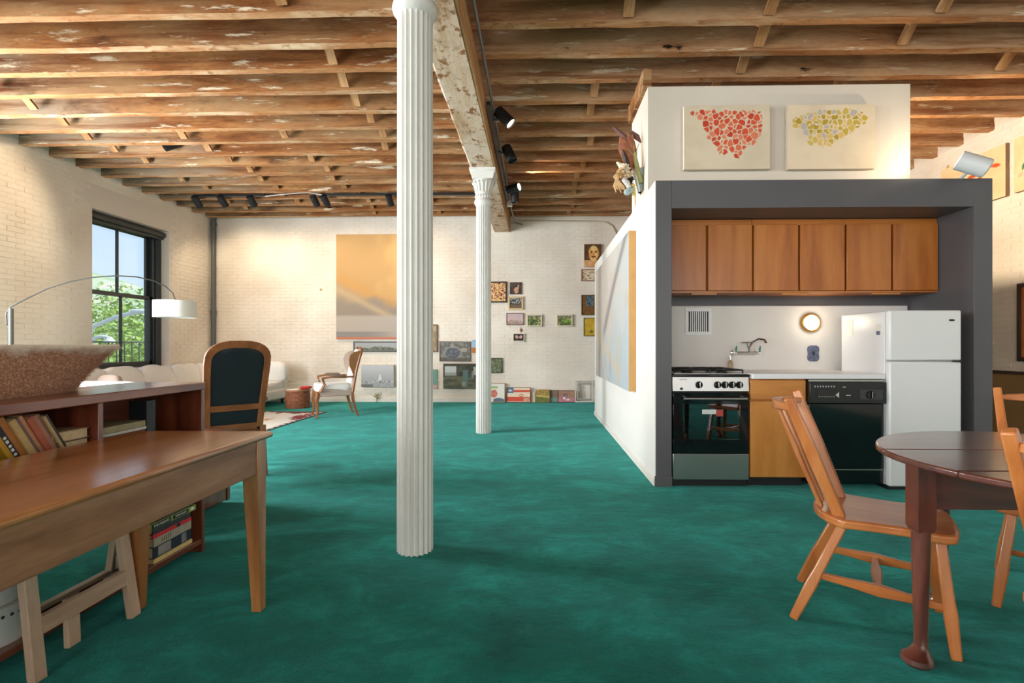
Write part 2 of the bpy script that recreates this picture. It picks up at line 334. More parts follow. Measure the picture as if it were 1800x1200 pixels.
# ------------------------------------------------------------------ mesh builder
class MB:
    def __init__(s): s.v = []; s.f = []; s.m = []
    def add(s, vs, fs, mi=0):
        o = len(s.v); s.v += [tuple(v) for v in vs]; s.f += [tuple(i + o for i in f) for f in fs]; s.m += [mi] * len(fs); return s
    def box(s, x0, y0, z0, x1, y1, z1, mi=0, mbot=None):
        vs = [(x0, y0, z0), (x1, y0, z0), (x1, y1, z0), (x0, y1, z0), (x0, y0, z1), (x1, y0, z1), (x1, y1, z1), (x0, y1, z1)]
        fs = [(0, 3, 2, 1), (4, 5, 6, 7), (0, 1, 5, 4), (1, 2, 6, 5), (2, 3, 7, 6), (3, 0, 4, 7)]
        s.add(vs, fs, mi)
        if mbot is not None: s.m[-6] = mbot
        return s
    def bar(s, p, q, w0, h0=None, w1=None, h1=None, up=(0, 0, 1), mi=0):
        """tapered bar of rectangular section from p to q"""
        p, q = Vector(p), Vector(q); h0 = w0 if h0 is None else h0; w1 = w0 if w1 is None else w1; h1 = h0 if h1 is None else h1
        d = (q - p).normalized(); u = Vector(up)
        if abs(d.dot(u)) > 0.98: u = Vector((0, 1, 0))
        a = d.cross(u).normalized(); b = a.cross(d).normalized()
        vs = []
        for c, w, h in ((p, w0, h0), (q, w1, h1)):
            vs += [c - a * w / 2 - b * h / 2, c + a * w / 2 - b * h / 2, c + a * w / 2 + b * h / 2, c - a * w / 2 + b * h / 2]
        return s.add(vs, [(0, 3, 2, 1), (4, 5, 6, 7), (0, 1, 5, 4), (1, 2, 6, 5), (2, 3, 7, 6), (3, 0, 4, 7)], mi)
    def bars(s, pts, ws, hs, up=(0, 0, 1), mi=0):
        """rectangular section swept through points with a size at each"""
        rings = []; n = len(pts); pts = [Vector(p) for p in pts]
        for i in range(n):
            d = (pts[min(i + 1, n - 1)] - pts[max(i - 1, 0)]).normalized(); u = Vector(up)
            a = d.cross(u)
            a = a.normalized() if a.length > 1e-4 else Vector((1, 0, 0))
            b = a.cross(d).normalized(); w, h = ws[i] / 2, hs[i] / 2; c = pts[i]
            rings.append([c - a * w - b * h, c + a * w - b * h, c + a * w + b * h, c - a * w + b * h])
        return s.loft(rings, mi)
    def loft(s, rings, mi=0, cap=True):
        n = len(rings[0]); vs = [p for r in rings for p in r]; fs = []
        for i in range(len(rings) - 1):
            for j in range(n):
                k = (j + 1) % n
                fs.append((i * n + j, i * n + k, (i + 1) * n + k, (i + 1) * n + j))
        if cap:
            fs.append(tuple(range(n - 1, -1, -1))); fs.append(tuple((len(rings) - 1) * n + j for j in range(n)))
        return s.add(vs, fs, mi)
    def tube(s, pts, r, n=8, mi=0, cap=True):
        pts = [Vector(p) for p in pts]; rs = r if isinstance(r, (list, tuple)) else [r] * len(pts)
        rings = []; pa = None
        for i, c in enumerate(pts):
            d = (pts[min(i + 1, len(pts) - 1)] - pts[max(i - 1, 0)]).normalized()
            if pa is None:
                u = Vector((0, 0, 1)) if abs(d.z) < 0.9 else Vector((1, 0, 0))
                a = d.cross(u).normalized()
            else:
                a = (pa - d * pa.dot(d)).normalized()
            pa = a; b = d.cross(a)
            rings.append([c + (a * cos(2 * pi * k / n) + b * sin(2 * pi * k / n)) * rs[i] for k in range(n)])
        return s.loft(rings, mi, cap)
    def cyl(s, p, q, r0, r1=None, n=16, mi=0): return s.tube([p, q], [r0, r0 if r1 is None else r1], n, mi)
    def lathe(s, prof, c=(0, 0, 0), n=24, mi=0, ax=1.0, ay=1.0, cap=True):
        rings = [[(c[0] + r * ax * cos(2 * pi * k / n), c[1] + r * ay * sin(2 * pi * k / n), c[2] + z) for k in range(n)] for r, z in prof]
        return s.loft(rings, mi, cap)
    def prism(s, poly, z0, z1, mi=0, M=None):
        n = len(poly); vs = [Vector((x, y, z0)) for x, y in poly] + [Vector((x, y, z1)) for x, y in poly]
        if M is not None: vs = [M @ v for v in vs]
        fs = [tuple(range(n - 1, -1, -1)), tuple(range(n, 2 * n))] + [(i, (i + 1) % n, n + (i + 1) % n, n + i) for i in range(n)]
        return s.add(vs, fs, mi)
    def pillow(s, c, hx, hy, hz, e=0.35, nu=20, nv=12, M=None, mi=0, wob=0.0):
        """super-ellipsoid cushion"""
        def sp(x, k): return math.copysign(abs(x) ** k, x)
        rings = []
        for i in range(nv + 1):
            ph = -pi / 2 + pi * i / nv; ring = []
            for j in range(nu):
                t = 2 * pi * j / nu
                x = sp(cos(ph), e) * sp(cos(t), e); y = sp(cos(ph), e) * sp(sin(t), e); z = sp(sin(ph), e)
                v = Vector((x * hx, y * hy, z * hz))
                if wob: v += Vector((1, 1, 1)) * (noise.noise(v * 5 + Vector(c)) * wob)
                if M is not None: v = M @ v
                ring.append(v + Vector(c))
            rings.append(ring)
        return s.loft(rings, mi)
    def mesh(s, name, mats, smooth=None):
        me = bpy.data.meshes.new(name); me.from_pydata(s.v, [], s.f)
        for m in (mats if isinstance(mats, (list, tuple)) else [mats]): me.materials.append(m)
        if any(s.m): me.polygons.foreach_set('material_index', s.m)
        bm = bmesh.new(); bm.from_mesh(me); bmesh.ops.recalc_face_normals(bm, faces=bm.faces); bm.to_mesh(me); bm.free()
        if smooth:
            me.polygons.foreach_set('use_smooth', [True] * len(me.polygons)); me.set_sharp_from_angle(angle=radians(smooth))
        me.update(); return me
    def build(s, name, mats, parent=None, smooth=None, bevel=0.0, seg=2):
        o = bpy.data.objects.new(name, s.mesh(name, mats, smooth)); COL.objects.link(o)
        if parent is not None: o.parent = parent
        if bevel:
            b = o.modifiers.new('bevel', 'BEVEL'); b.width = bevel; b.segments = seg; b.limit_method = 'ANGLE'; b.angle_limit = radians(40)
            if not smooth:
                o.data.polygons.foreach_set('use_smooth', [True] * len(o.data.polygons)); o.data.set_sharp_from_angle(angle=radians(35))
        return o
def box(name, mat, x0, y0, z0, x1, y1, z1, parent=None, bevel=0.0):
    return MB().box(x0, y0, z0, x1, y1, z1).build(name, mat, parent, None, bevel)
def tag(o, label=None, cat=None, group=None, kind=None):
    if label: o['label'] = label
    if cat: o['category'] = cat
    if group: o['group'] = group
    if kind: o['kind'] = kind
    return o
def thing(name, label, cat, loc=(0, 0, 0), rz=0.0, group=None, rot=None):
    o = bpy.data.objects.new(name, None); COL.objects.link(o)
    o.empty_display_size = 0.1; o.location = loc; o.rotation_euler = rot if rot else (0, 0, rz)
    return tag(o, label, cat, group)
def struct(o): o['kind'] = 'structure'; return o
def place(o, parent): o.parent = parent; return o
def copy_tree(o, parent=None):
    c = o.copy(); COL.objects.link(c); c.parent = parent
    for ch in list(o.children): copy_tree(ch, c)
    return c
def text(s, size, mat, parent, loc, rot, name='lettering', ext=0.0004, sx=1.0):
    cu = bpy.data.curves.new(name, 'FONT'); cu.body = s; cu.size = size; cu.extrude = ext; cu.align_x = 'CENTER'; cu.align_y = 'CENTER'; cu.resolution_u = 2
    t = bpy.data.objects.new(name + '_curve', cu); COL.objects.link(t)
    dg = bpy.context.evaluated_depsgraph_get()
    me = bpy.data.meshes.new_from_object(t.evaluated_get(dg)); bpy.data.objects.remove(t)
    me.materials.clear(); me.materials.append(mat)
    o = bpy.data.objects.new(name, me); COL.objects.link(o); o.parent = parent; o.location = loc; o.rotation_euler = rot; o.scale = (sx, 1, 1)
    return o
def face(fx, fy): return atan2(fx, -fy)      # turn so that local -Y looks along (fx, fy)

# ================================================================== ROOM SHELL
fl = box('floor', CARPET, XL - 0.4, YN - 0.4, -0.12, XR + 0.4, YB + 0.3, 0.0); struct(fl)

def holed(mb, u0, u1, z0, z1, holes, put):
    """tile a wall rectangle around rectangular holes (ua, ub, za, zb); put(ua, ub, za, zb) adds one solid piece"""
    us = sorted({u0, u1} | {h[0] for h in holes} | {h[1] for h in holes})
    for a, b in zip(us, us[1:]):
        hs = [h for h in holes if h[0] <= a + 1e-6 and h[1] >= b - 1e-6]
        zc = z0
        for h in sorted(hs, key=lambda h: h[2]):
            if h[2] > zc: put(a, b, zc, h[2])
            zc = h[3]
        if zc < z1: put(a, b, zc, z1)

def brick_face(wall, origin, du, nrm, length, height, holes, nparts, keyfn, u_lo=0.0, skip=None):
    """lay painted bricks, standing 5 mm proud of the mortar, over a wall face; the nearest ones are parts, the rest one joined part"""
    rnd = random.Random(len(wall.name) * 17 + int(length * 10))
    bl, bh, pu, pz, d = 0.205, 0.0575, 0.2135, 0.0665, 0.0055
    origin, du, nrm = Vector(origin), Vector(du), Vector(nrm)
    def verts(c, w, dd):
        vs = []
        for sgn in (0, 1):
            sh = 0.003 if sgn else 0.0
            for su, sz in ((-1, -1), (1, -1), (1, 1), (-1, 1)):
                vs.append(c + du * (su * (w / 2 - sh)) + Vector((0, 0, sz * (bh / 2 - sh))) + nrm * (dd * sgn - 0.004 * (1 - sgn)))
        return vs
    FS = [(4, 5, 6, 7), (0, 1, 5, 4), (1, 2, 6, 5), (2, 3, 7, 6), (3, 0, 4, 7)]
    cells = []
    j = 0; z = pz / 2
    while z < height:
        u = u_lo + (0.0 if j % 2 else pu / 2)
        while u < length:
            w = bl
            if not any(h[0] - 0.09 < u < h[1] + 0.09 and h[2] - 0.03 < z < h[3] + 0.03 for h in holes) and not (skip and skip(u, z)):
                cells.append((u, z, w))
            u += pu
        z += pz; j += 1
    cells.sort(key=lambda c: keyfn(c[0], c[1]))
    variants = []
    for k in range(5):
        mb = MB(); mb.add([v + Vector([rnd.uniform(-1, 1) * 0.0012 for _ in range(3)]) for v in verts(Vector((0, 0, 0)), bl, d + rnd.uniform(-0.002, 0.002))], FS)
        variants.append(mb.mesh('brick', BRICK))
    for (u, z, w) in cells[:nparts]:
        o = bpy.data.objects.new('brick', variants[rnd.randrange(5)]); COL.objects.link(o); o.parent = wall
        o.location = origin + du * u + Vector((0, 0, z))
    mb = MB()
    for (u, z, w) in cells[nparts:]:
        c = origin + du * u + Vector((0, 0, z))
        mb.add([v + Vector([rnd.uniform(-1, 1) * 0.0012 for _ in range(3)]) for v in verts(c, w, d + rnd.uniform(-0.002, 0.0025))], FS)
    tag(mb.build('brickwork', BRICK, wall), kind='stuff')

ZT = 3.95
# left wall with windows
mb = MB(); holed(mb, YN - 0.4, YB, 0, ZT, [(a, b, WZ0, WZ1) for a, b in LEFT_WINDOWS], lambda a, b, c, d: mb.box(XL - 0.42, a, c, XL, b, d))
wl = struct(mb.build('wall_left', BRICK))
hl = [(LEFT_WINDOWS[0][0] - 4.5 - 0.03, LEFT_WINDOWS[0][1] - 4.5 + 0.03, WZ0 - 0.05, WZ1 + 0.42), (LEFT_WINDOWS[1][0] - 4.5, LEFT_WINDOWS[1][1] - 4.5, WZ0, WZ1)]
brick_face(wl, (XL, 4.5, 0), (0, 1, 0), (1, 0, 0), YB - 4.5, 3.86, hl, 300, lambda u, z: u if u > 1.15 else 99 + u)
ln = box('plaster_lintel', plain('lintel_paint', rgb(222, 212, 202), 0.6, 0.02, 2, 0.1, 20), XL - 0.02, LEFT_WINDOWS[0][0] - 0.28, WZ1, XL + 0.004, LEFT_WINDOWS[0][1] + 0.26, WZ1 + 0.36, wl)
# back wall
wb = struct(box('wall_back', BRICK, XL - 0.42, YB, 0, XR + 0.42, YB + 0.3, ZT))
brick_face(wb, (XL, YB, 0), (1, 0, 0), (0, -1, 0), 7.7, 3.86, [], 0, lambda u, z: u)
# right wall
wr = struct(box('wall_right', BRICK, XR, YN - 0.4, 0, XR + 0.4, YB, ZT))
brick_face(wr, (XR, 4.6, 0), (0, 1, 0), (-1, 0, 0), 4.2, 3.86, [], 300, lambda u, z: abs(u - 1.0) + 0.25 * abs(z - 1.6))
# wall behind the camera
mb = MB(); holed(mb, XL, XR, 0, ZT, [(a, b, WZ0, WZ1) for a, b in REAR_WINDOWS], lambda a, b, c, d: mb.box(a, YN - 0.4, c, b, YN, d))
struct(mb.build('wall_near', BRICK))
struct(box('baseboard_back', plain('trim_paint', rgb(226, 222, 214), 0.5, 0.03), XL, YB - 0.022, 0, 0.84, YB, 0.075))

# ------------------------------------------------------------------ window
wy0, wy1 = LEFT_WINDOWS[0]
win = bpy.data.objects.new('window_1', None); COL.objects.link(win); struct(win)
win.location = (XL, (wy0 + wy1) / 2, WZ0)
hw, hh = (wy1 - wy0) / 2, WZ1 - WZ0
mb = MB()          # box frame, local: x out of the room is negative
for s in (-1, 1):
    mb.box(-0.36, s * hw - (0.11 if s > 0 else 0), 0, -0.135, s * hw + (0 if s > 0 else 0.11), hh)
    mb.box(-0.20, s * hw - (0.14 if s > 0 else -0.11), 0, -0.165, s * hw + (-0.11 if s > 0 else 0.14), hh)
mb.box(-0.36, -hw, hh - 0.10, -0.135, hw, hh); mb.box(-0.36, -hw, 0, -0.135, hw, 0.05)
mb.box(-0.20, -hw, hh - 0.15, -0.165, hw, hh - 0.10)
mb.build('window_frame', WINBLACK, win, None, 0.006)
def sash(name, x, z0, z1):
    m_ = MB(); w = hw - 0.11; st = 0.075
    for s in (-1, 1): m_.box(x - 0.022, s * w - (st if s > 0 else 0), z0, x + 0.022, s * w + (0 if s > 0 else st), z1)
    m_.box(x - 0.022, -w, z0, x + 0.022, w, z0 + 0.06); m_.box(x - 0.022, -w, z1 - 0.055, x + 0.022, w, z1)
    o = m_.build(name, WINBLACK, win, None, 0.004)
    box('muntin', WINBLACK, x - 0.018, -0.017, z0 + 0.03, x + 0.018, 0.017, z1 - 0.03, o, 0.004)
    box('window_pane', GLASS, x - 0.003, -w + 0.04, z0 + 0.03, x + 0.003, w - 0.04, z1 - 0.03, o)
mid = 1.94 - WZ0
sash('upper_sash', -0.285, mid - 0.03, hh - 0.10)
sash('lower_sash', -0.225, 0.05, mid + 0.03)
mb = MB(); mb.cyl((-0.085, -hw + 0.02, hh - 0.07), (-0.085, hw - 0.02, hh - 0.07), 0.048, n=20)
mb.build('roller_blind', plain('blind_fabric', rgb(58, 60, 58), 0.6, 0.05), win, 40)
box('blind_rail', WINBLACK, -0.105, -hw + 0.03, hh - 0.155, -0.075, hw - 0.03, hh - 0.125, win, 0.004)
box('window_sill', PLASTER, -0.13, -hw, -0.02, 0.03, hw, 0.02, win, 0.005)

# ------------------------------------------------------------------ ceiling: deck, joists, bridging
deck = MB(); yy = YN - 0.4
while yy < YB + 0.2:
    deck.box(XL - 0.3, yy, ZC + 0.285, XR + 0.3, yy + 0.128, ZC + 0.32); yy += 0.132
ceil = struct(box('ceiling', DECK, XL - 0.42, YN - 0.4, ZC + 0.32, XR + 0.42, YB + 0.3, ZC + 0.36))
tag(deck.build('deck_boards', DECK, ceil), kind='stuff')
BX0, BX1 = -0.849, -0.528           # timber beam
def joist_mesh(x0, x1, seed):
    rnd = random.Random(seed); mb = MB(); n = 22; T, D = 0.078, 0.285
    rings = []
    for i in range(n + 1):
        x = x0 + (x1 - x0) * i / n; w = [rnd.uniform(-0.004, 0.004) for _ in range(4)]
        rings.append([(x, -T / 2 + w[0], w[1]), (x, T / 2 + w[2], w[3]), (x, T / 2, D), (x, -T / 2, D)])
    mb.loft(rings)
    # faces between ring vertices 0 and 1 are the underside
    for k in range(n): mb.m[k * 4] = 1
    return mb.mesh('joist', [JOIST if x0 < -2 else JOIST_R, JOIST_UNDER])
LJ = [joist_mesh(XL - 0.1, BX0 + 0.12, s) for s in (1, 2, 3)]
RJ = [joist_mesh(BX1 - 0.12, XR + 0.1, s) for s in (4, 5, 6)]
ypos = {'l': [], 'r': []}
for k in range(-4, 16):
    y = 3.80 - 0.039 + 0.395 * k
    if y < YB - 0.05: ypos['l'].append(y)
    y = 4.00 - 0.039 + 0.4147 * k
    if y < YB - 0.05: ypos['r'].append(y)
rnd = random.Random(5)
for side, meshes in (('l', LJ), ('r', RJ)):
    for i, y in enumerate(ypos[side]):
        o = bpy.data.objects.new('joist', meshes[i % 3]); COL.objects.link(o); o.parent = ceil
        o.location = (0, y + rnd.uniform(-0.008, 0.008), ZC + rnd.uniform(-0.006, 0.006))
        if side == 'l': o.rotation_euler = (rnd.uniform(-.02, .02), 0, radians(-0.35))
strut_mesh = MB().box(-0.040, -0.013, -0.185, 0.040, 0.013, 0.185).mesh('bridging', STRUT('z') if callable(STRUT) else STRUT)
for side, rows in (('l', (-1.95, -3.12, -4.32, -5.5)), ('r', (0.63, 1.78, 3.02, 4.2))):
    ys = [y for y in ypos[side] if y > 2.9]
    for a, b in zip(ys, ys[1:]):
        for x in rows:
            xr = x + rnd.uniform(-0.09, 0.09)
            if rnd.random() < 0.12 or (side == 'l' and x < -2.5 and a < 5.6 and not (x < -5 and a > 4.5)): continue
            for s in (-1, 1):
                if rnd.random() < 0.1: continue
                o = bpy.data.objects.new('bridging', strut_mesh); COL.objects.link(o); o.parent = ceil
                o.location = (xr + s * 0.048, (a + b) / 2, ZC + 0.145)
                o.rotation_euler = (s * radians(52), rnd.uniform(-.08, .08), 0)
bm_ = thing('ceiling_beam', 'long whitewashed timber beam carried by the two fluted columns', 'beam', ((BX0 + BX1) / 2, 0, 3.36))
rings = []; rnd = random.Random(11)
for i in range(60):
    y = YN + (YB - YN) * i / 59; w = [rnd.uniform(-0.006, 0.006) for _ in range(4)]
    hb = (BX1 - BX0) / 2 - 0.012
    rings.append([(-hb + w[0], y, 0.012 + w[1]), (-hb + 0.018, y, w[2] * .5), (hb, y, w[3] * .4), (hb, y, 0.285), (-hb, y, 0.285)])
MB().loft(rings).build('timber', BEAM, bm_)
box('fascia_board', FASCIA, (BX1 - BX0) / 2 - 0.012, YN, 0.004, (BX1 - BX0) / 2 + 0.012, YB, 0.285, bm_, 0.003)

# ------------------------------------------------------------------ fluted columns
def column(name, label, x, y):
    t = thing(name, label, 'column', (x, y, 0), 0, 'fluted iron columns')
    R = 0.098; nf = 20; zs = [0.0, 0.03, 0.9, 1.8, 2.88, 2.91]
    rings = []
    for zi, z in enumerate(zs):
        taper = 1.0 - 0.02 * z / 2.9; ring = []
        for k in range(nf):
            for j in range(7):
                ph = (j / 7.0); ang = 2 * pi * (k + ph) / nf
                d = 0.0 if ph < 0.22 else 0.0125 * sin(pi * (ph - 0.22) / 0.78) ** 0.7
                if zi == len(zs) - 1: d = 0
                r = R * taper - d
                ring.append((r * cos(ang), r * sin(ang), z))
        rings.append(ring)
    MB().loft(rings).build('shaft', IRON_WHITE, t, 50)
    cp = MB().lathe([(0.094, 2.905), (0.104, 2.915), (0.118, 2.935), (0.123, 2.955), (0.118, 2.975), (0.106, 2.985), (0.103, 3.0), (0.101, 3.05), (0.108, 3.062), (0.108, 3.072),
                     (0.100, 3.085), (0.104, 3.12), (0.114, 3.16), (0.128, 3.195), (0.139, 3.215), (0.14, 3.225), (0.12, 3.235)], n=48).build('capital', IRON_WHITE, t, 40)
    tag(MB(), None) if False else None
    eg = MB()                     # egg band and leaf tongues
    for k in range(20):
        a = 2 * pi * k / 20
        eg.pillow((0.104 * cos(a), 0.104 * sin(a), 3.026), 0.011, 0.011, 0.02, 1.0, 8, 6)
    for k in range(16):
        a = 2 * pi * k / 16
        pts = [(0.101 * cos(a), 0.101 * sin(a), 3.08), (0.108 * cos(a), 0.108 * sin(a), 3.13), (0.122 * cos(a), 0.122 * sin(a), 3.175), (0.147 * cos(a), 0.147 * sin(a), 3.205), (0.150 * cos(a), 0.150 * sin(a), 3.192)]
        eg.tube(pts, [0.012, 0.014, 0.012, 0.009, 0.004], 6)
    tag(eg.build('leaf_ornament', IRON_WHITE, cp, 60), kind='stuff')
    ab = MB()
    for (h_, z) in ((0.135, 3.225), (0.155, 3.235)): pass
    sq = lambda h_, z: [(-h_, -h_, z), (h_, -h_, z), (h_, h_, z), (-h_, h_, z)]
    ab.loft([sq(0.128, 3.228), sq(0.140, 3.25), sq(0.142, 3.275), sq(0.156, 3.30), sq(0.158, 3.318), sq(0.166, 3.325), sq(0.166, 3.36)])
    ab.build('abacus', IRON_WHITE, t, None, 0.004)
    return t
column('fluted_column', 'white fluted column nearest the camera, its top cut by the frame', -0.666, 2.735)
column('fluted_column', 'second white fluted column farther back, with its leafy capital in view', -0.680, 6.43)

# ------------------------------------------------------------------ kitchen box, partition and upper block
KX0, KX1 = 0.944, 3.572           # outer faces
IX0, IX1 = 1.074, 3.428           # inner faces
KY, KB, KT, KS = 4.0, 4.683, 2.43, 2.21   # front, back wall, top, soffit
kw = bpy.data.objects.new('wall_kitchen', None); COL.objects.link(kw); struct(kw)
box('jamb', GREY, KX0 + 0.004, KY, 0, IX0, KB + 0.1, KT, kw, 0.003)
box('jamb', GREY, IX1, KY, 0, KX1, KB + 0.1, KT, kw, 0.003)
box('header', GREY, IX0, KY, KS, IX1, KB + 0.1, KT - 0.001, kw)
box('back_panel', GREY, IX0, KB, 0, IX1, KB + 0.1, KS, kw)
box('baseboard', GREY, KX0 - 0.006, KY - 0.007, 0, IX0 + 0.003, KY, 0.085, kw, 0.002)
bs = MB(); zb0, zb1 = 0.89, 1.487
bs.box(IX0, KB - 0.012, zb0, IX1 - 0.02, KB, zb1); bs.build('backsplash', PLASTER, kw, None, 0.006)
ws = struct(box('wall_partition', PLASTER, KX0, KY + 0.003, 0, KX0 + 0.1, 8.13, KT, None))
ws2 = struct(box('wall_corridor', PLASTER, KX1 - 0.1, KB + 0.1, 0, KX1, 8.13, KT, None))
ws3 = struct(box('wall_closet', PLASTER, KX0 + 0.1, 8.03, 0, KX1 - 0.1, 8.13, KT, None))
struct(box('baseboard_partition', plain('trim_paint', rgb(226, 222, 214)), KX0 - 0.012, KY + 0.01, 0, KX0, 8.14, 0.06, None, 0.003))
rf = struct(box('ceiling_kitchen', PLASTER, KX0 + 0.1, KB + 0.1, KT - 0.1, KX1 - 0.1, 8.03, KT, None))
UY = 4.262; UZ = 3.31; UX1 = at_y(1600, 250, UY).x
ub = struct(box('wall_upper', PLASTER_DIM, KX0, UY, KT, UX1, 4.97, UZ, None))
led = box('ledger', JOIST('x') if callable(JOIST) else JOIST, KX0 - 0.035, UY + 0.02, UZ, KX0 + 0.035, 4.97, UZ + 0.16, ub)

# ================================================================== KITCHEN UNITS
# wall cabinets: six doors in three units
cy = 4.355; cz0, cz1 = 1.575, 2.208
cw = (IX1 - IX0) / 3
for i, lab in enumerate(('left-hand wall cabinet with two cherry doors under the grey soffit', 'middle wall cabinet with two cherry doors over the faucet', 'right-hand wall cabinet with two cherry doors above the white refrigerator')):
    x0 = IX0 + cw * i
    t = thing('wall_cabinet', lab, 'cabinet', (x0, cy, cz0), 0, 'wall cabinets')
    b = MB(); b.box(0.002, 0.02, 0.012, cw - 0.002, KB - cy, cz1 - cz0 - 0.002); b.build('carcass', CHERRY('z'), t)
    box('bottom_board', CHERRY('x'), 0.002, 0.0, 0.0, cw - 0.002, KB - cy, 0.014, t)
    box('top_rail', CHERRY('x'), 0.002, 0.004, cz1 - cz0 - 0.055, cw - 0.002, 0.02, cz1 - cz0 - 0.002, t, 0.002)
    box('light_strip', CHERRY_LIGHT('x'), cw / 2 - 0.12, 0.03, -0.012, cw / 2 + 0.1, 0.07, 0, t)
    for k in range(2):
        box('door', CHERRY('z'), 0.009 + k * cw / 2, -0.018, 0.016, cw / 2 * (k + 1) - 0.009, 0.002, cz1 - cz0 - 0.05, t, 0.003)

# base cabinet
BX = at_y(1319, 700, 4.0).x; BXE = at_y(1417.5, 700, 4.0).x
t = thing('base_cabinet', 'honey-coloured base cabinet between the stove and the black dishwasher', 'cabinet', (BX, 4.0, 0))
w = BXE - BX
box('carcass', CHERRY('z'), 0, 0.02, 0.075, w, KB - 4.0, 0.855, t)
box('toe_kick', BLACKMATT, 0, 0.06, 0.0, w, 0.10, 0.078, t)
box('drawer', CHERRY_LIGHT('x'), 0.002, 0.0, 0.69, w - 0.004, 0.02, 0.845, t, 0.003)
box('door', CHERRY_LIGHT('z'), 0.002, 0.0, 0.078, w - 0.004, 0.02, 0.678, t, 0.003)
# worktop
FY = 3.925; DWX0, DWX1 = at_y(1420, 700, 3.98).x, at_y(1564, 700, FY).x
ct = MB(); ct.box(BX + 0.004, 3.965, 0.857, DWX1 - 0.002, KB - 0.012, 0.898)
ct = tag(ct.build('countertop', COUNTER, None, None, 0.006), 'white laminate countertop running from the stove to the refrigerator', 'countertop')
# dishwasher
t = thing('dishwasher', 'black built-in dishwasher under the white countertop', 'dishwasher', (DWX0 + 0.003, 3.985, 0))
w = DWX1 - DWX0 - 0.007
box('body', BLACKMATT, 0.004, 0.03, 0.03, w - 0.004, KB - 4.0, 0.855, t)
cpn = box('control_panel', plain('black_plastic', rgb(24, 25, 26), 0.28, 0.05), 0, -0.03, 0.668, w, 0.04, 0.835, t, 0.004)
box('trim_strip', STEEL, 0, -0.01, 0.838, w, 0.0, 0.853, t)
box('door', BLACKGLOSS, 0.004, -0.008, 0.155, w - 0.012, 0.03, 0.664, t, 0.004)
kp = box('kick_panel', BLACKGLOSS, 0.004, 0.0, 0.035, w - 0.012, 0.03, 0.140, t, 0.003)
box('trim_strip', STEEL, 0.004, -0.008, 0.144, w - 0.012, -0.002, 0.151, t)
gp = box('dial_plate', plain('dark_grey_plastic', rgb(58, 59, 60), 0.35), w - 0.205, -0.033, 0.70, w - 0.03, -0.029, 0.775, cpn)
d = MB(); d.cyl((w - 0.125, -0.028, 0.737), (w - 0.125, -0.046, 0.737), 0.033, 0.030, 24)
d.box(w - 0.128, -0.056, 0.710, w - 0.122, -0.046, 0.764); d.build('dial', BLACKGLOSS, cpn, 40)
tag(MB().box(w - 0.126, -0.0575, 0.715, w - 0.124, -0.056, 0.76).build('dial_mark', ENAMEL, cpn), None)
for k in range(8):
    box('vent_tick', plain('pale_print', rgb(200, 200, 198), 0.4), 0.035 + k * 0.021, -0.032, 0.795, 0.043 + k * 0.021, -0.029, 0.806, cpn)
lt = MB().box(0.055, -0.034, 0.715, 0.215, -0.029, 0.765).build('button_plate', BLACKGLOSS, cpn)
MB().add([(0.195, -0.0345, 0.735), (0.222, -0.0345, 0.758), (0.222, -0.0345, 0.712)], [(0, 1, 2)]).build('arrow_mark', plain('pale_print', (0, 0, 0, 1)), cpn)
for k in range(7): box('button', plain('grey_print', rgb(120, 120, 120), 0.4), 0.062 + k * 0.019, -0.036, 0.718, 0.076 + k * 0.019, -0.033, 0.724, cpn)
box('latch', STEEL, w / 2 - 0.045, -0.036, 0.792, w / 2 - 0.022, -0.03, 0.800, cpn)
box('maker_mark', plain('pale_print', (0, 0, 0, 1)), w / 2 - 0.015, -0.0315, 0.728, w / 2 + 0.02, -0.0295, 0.735, cpn)

# stove
SX0, SX1 = at_y(1182, 700, 4.0).x, at_y(1317.5, 700, 4.0).x
t = thing('stove', 'stainless steel and black gas stove at the left end of the kitchen', 'stove', (SX0, 4.0, 0))
w = SX1 - SX0
bd = MB()
bd.box(0.0, 0.06, 0.055, 0.02, 0.60, 0.885); bd.box(w - 0.02, 0.06, 0.055, w, 0.60, 0.885); bd.box(0, 0.56, 0.055, w, 0.60, 0.885)
bd.box(0.02, 0.06, 0.055, w - 0.02, 0.56, 0.27); bd.box(0.02, 0.06, 0.68, w - 0.02, 0.56, 0.885)
bd.build('body', BLACKMATT, t)
box('plinth', BLACKMATT, 0.01, 0.03, 0.0, w - 0.01, 0.55, 0.055, t)
box('storage_drawer', STEEL, 0.004, 0.0, 0.055, w - 0.004, 0.05, 0.262, t, 0.004)
cp_ = MB(); cp_.loft([[(0.0, 0.0, 0.755), (w, 0.0, 0.755), (w, 0.06, 0.755), (0.0, 0.06, 0.755)], [(0.0, 0.012, 0.872), (w, 0.012, 0.872), (w, 0.06, 0.872), (0.0, 0.06, 0.872)]])
cpn = cp_.build('control_panel', STEEL, t, None, 0.004)
for px in (1229, 1261.5, 1274.5, 1287.5, 1300):
    x = at_y(px, 675, 4.0).x - SX0
    kn = MB().cyl((x, 0.008, 0.808), (x, -0.004, 0.808), 0.0275, 0.0275, 24).cyl((x, -0.004, 0.808), (x, -0.022, 0.808), 0.023, 0.021, 24).build('knob', BLACKGLOSS, cpn, 40)
    box('grip', STEEL, x - 0.0045, -0.032, 0.786, x + 0.0045, -0.02, 0.830, cpn, 0.002)
x = at_y(1198, 681, 4.0).x - SX0
MB().cyl((x, 0.006, 0.777), (x, -0.006, 0.777), 0.010, n=16).build('ignition_button', BLACKMATT, cpn, 40)
text('summit', 0.020, plain('grey_print', (0, 0, 0, 1)), cpn, (at_y(1201.5, 666, 4.0).x - SX0, 0.0088, 0.851), (pi / 2 - 0.10, 0, 0))
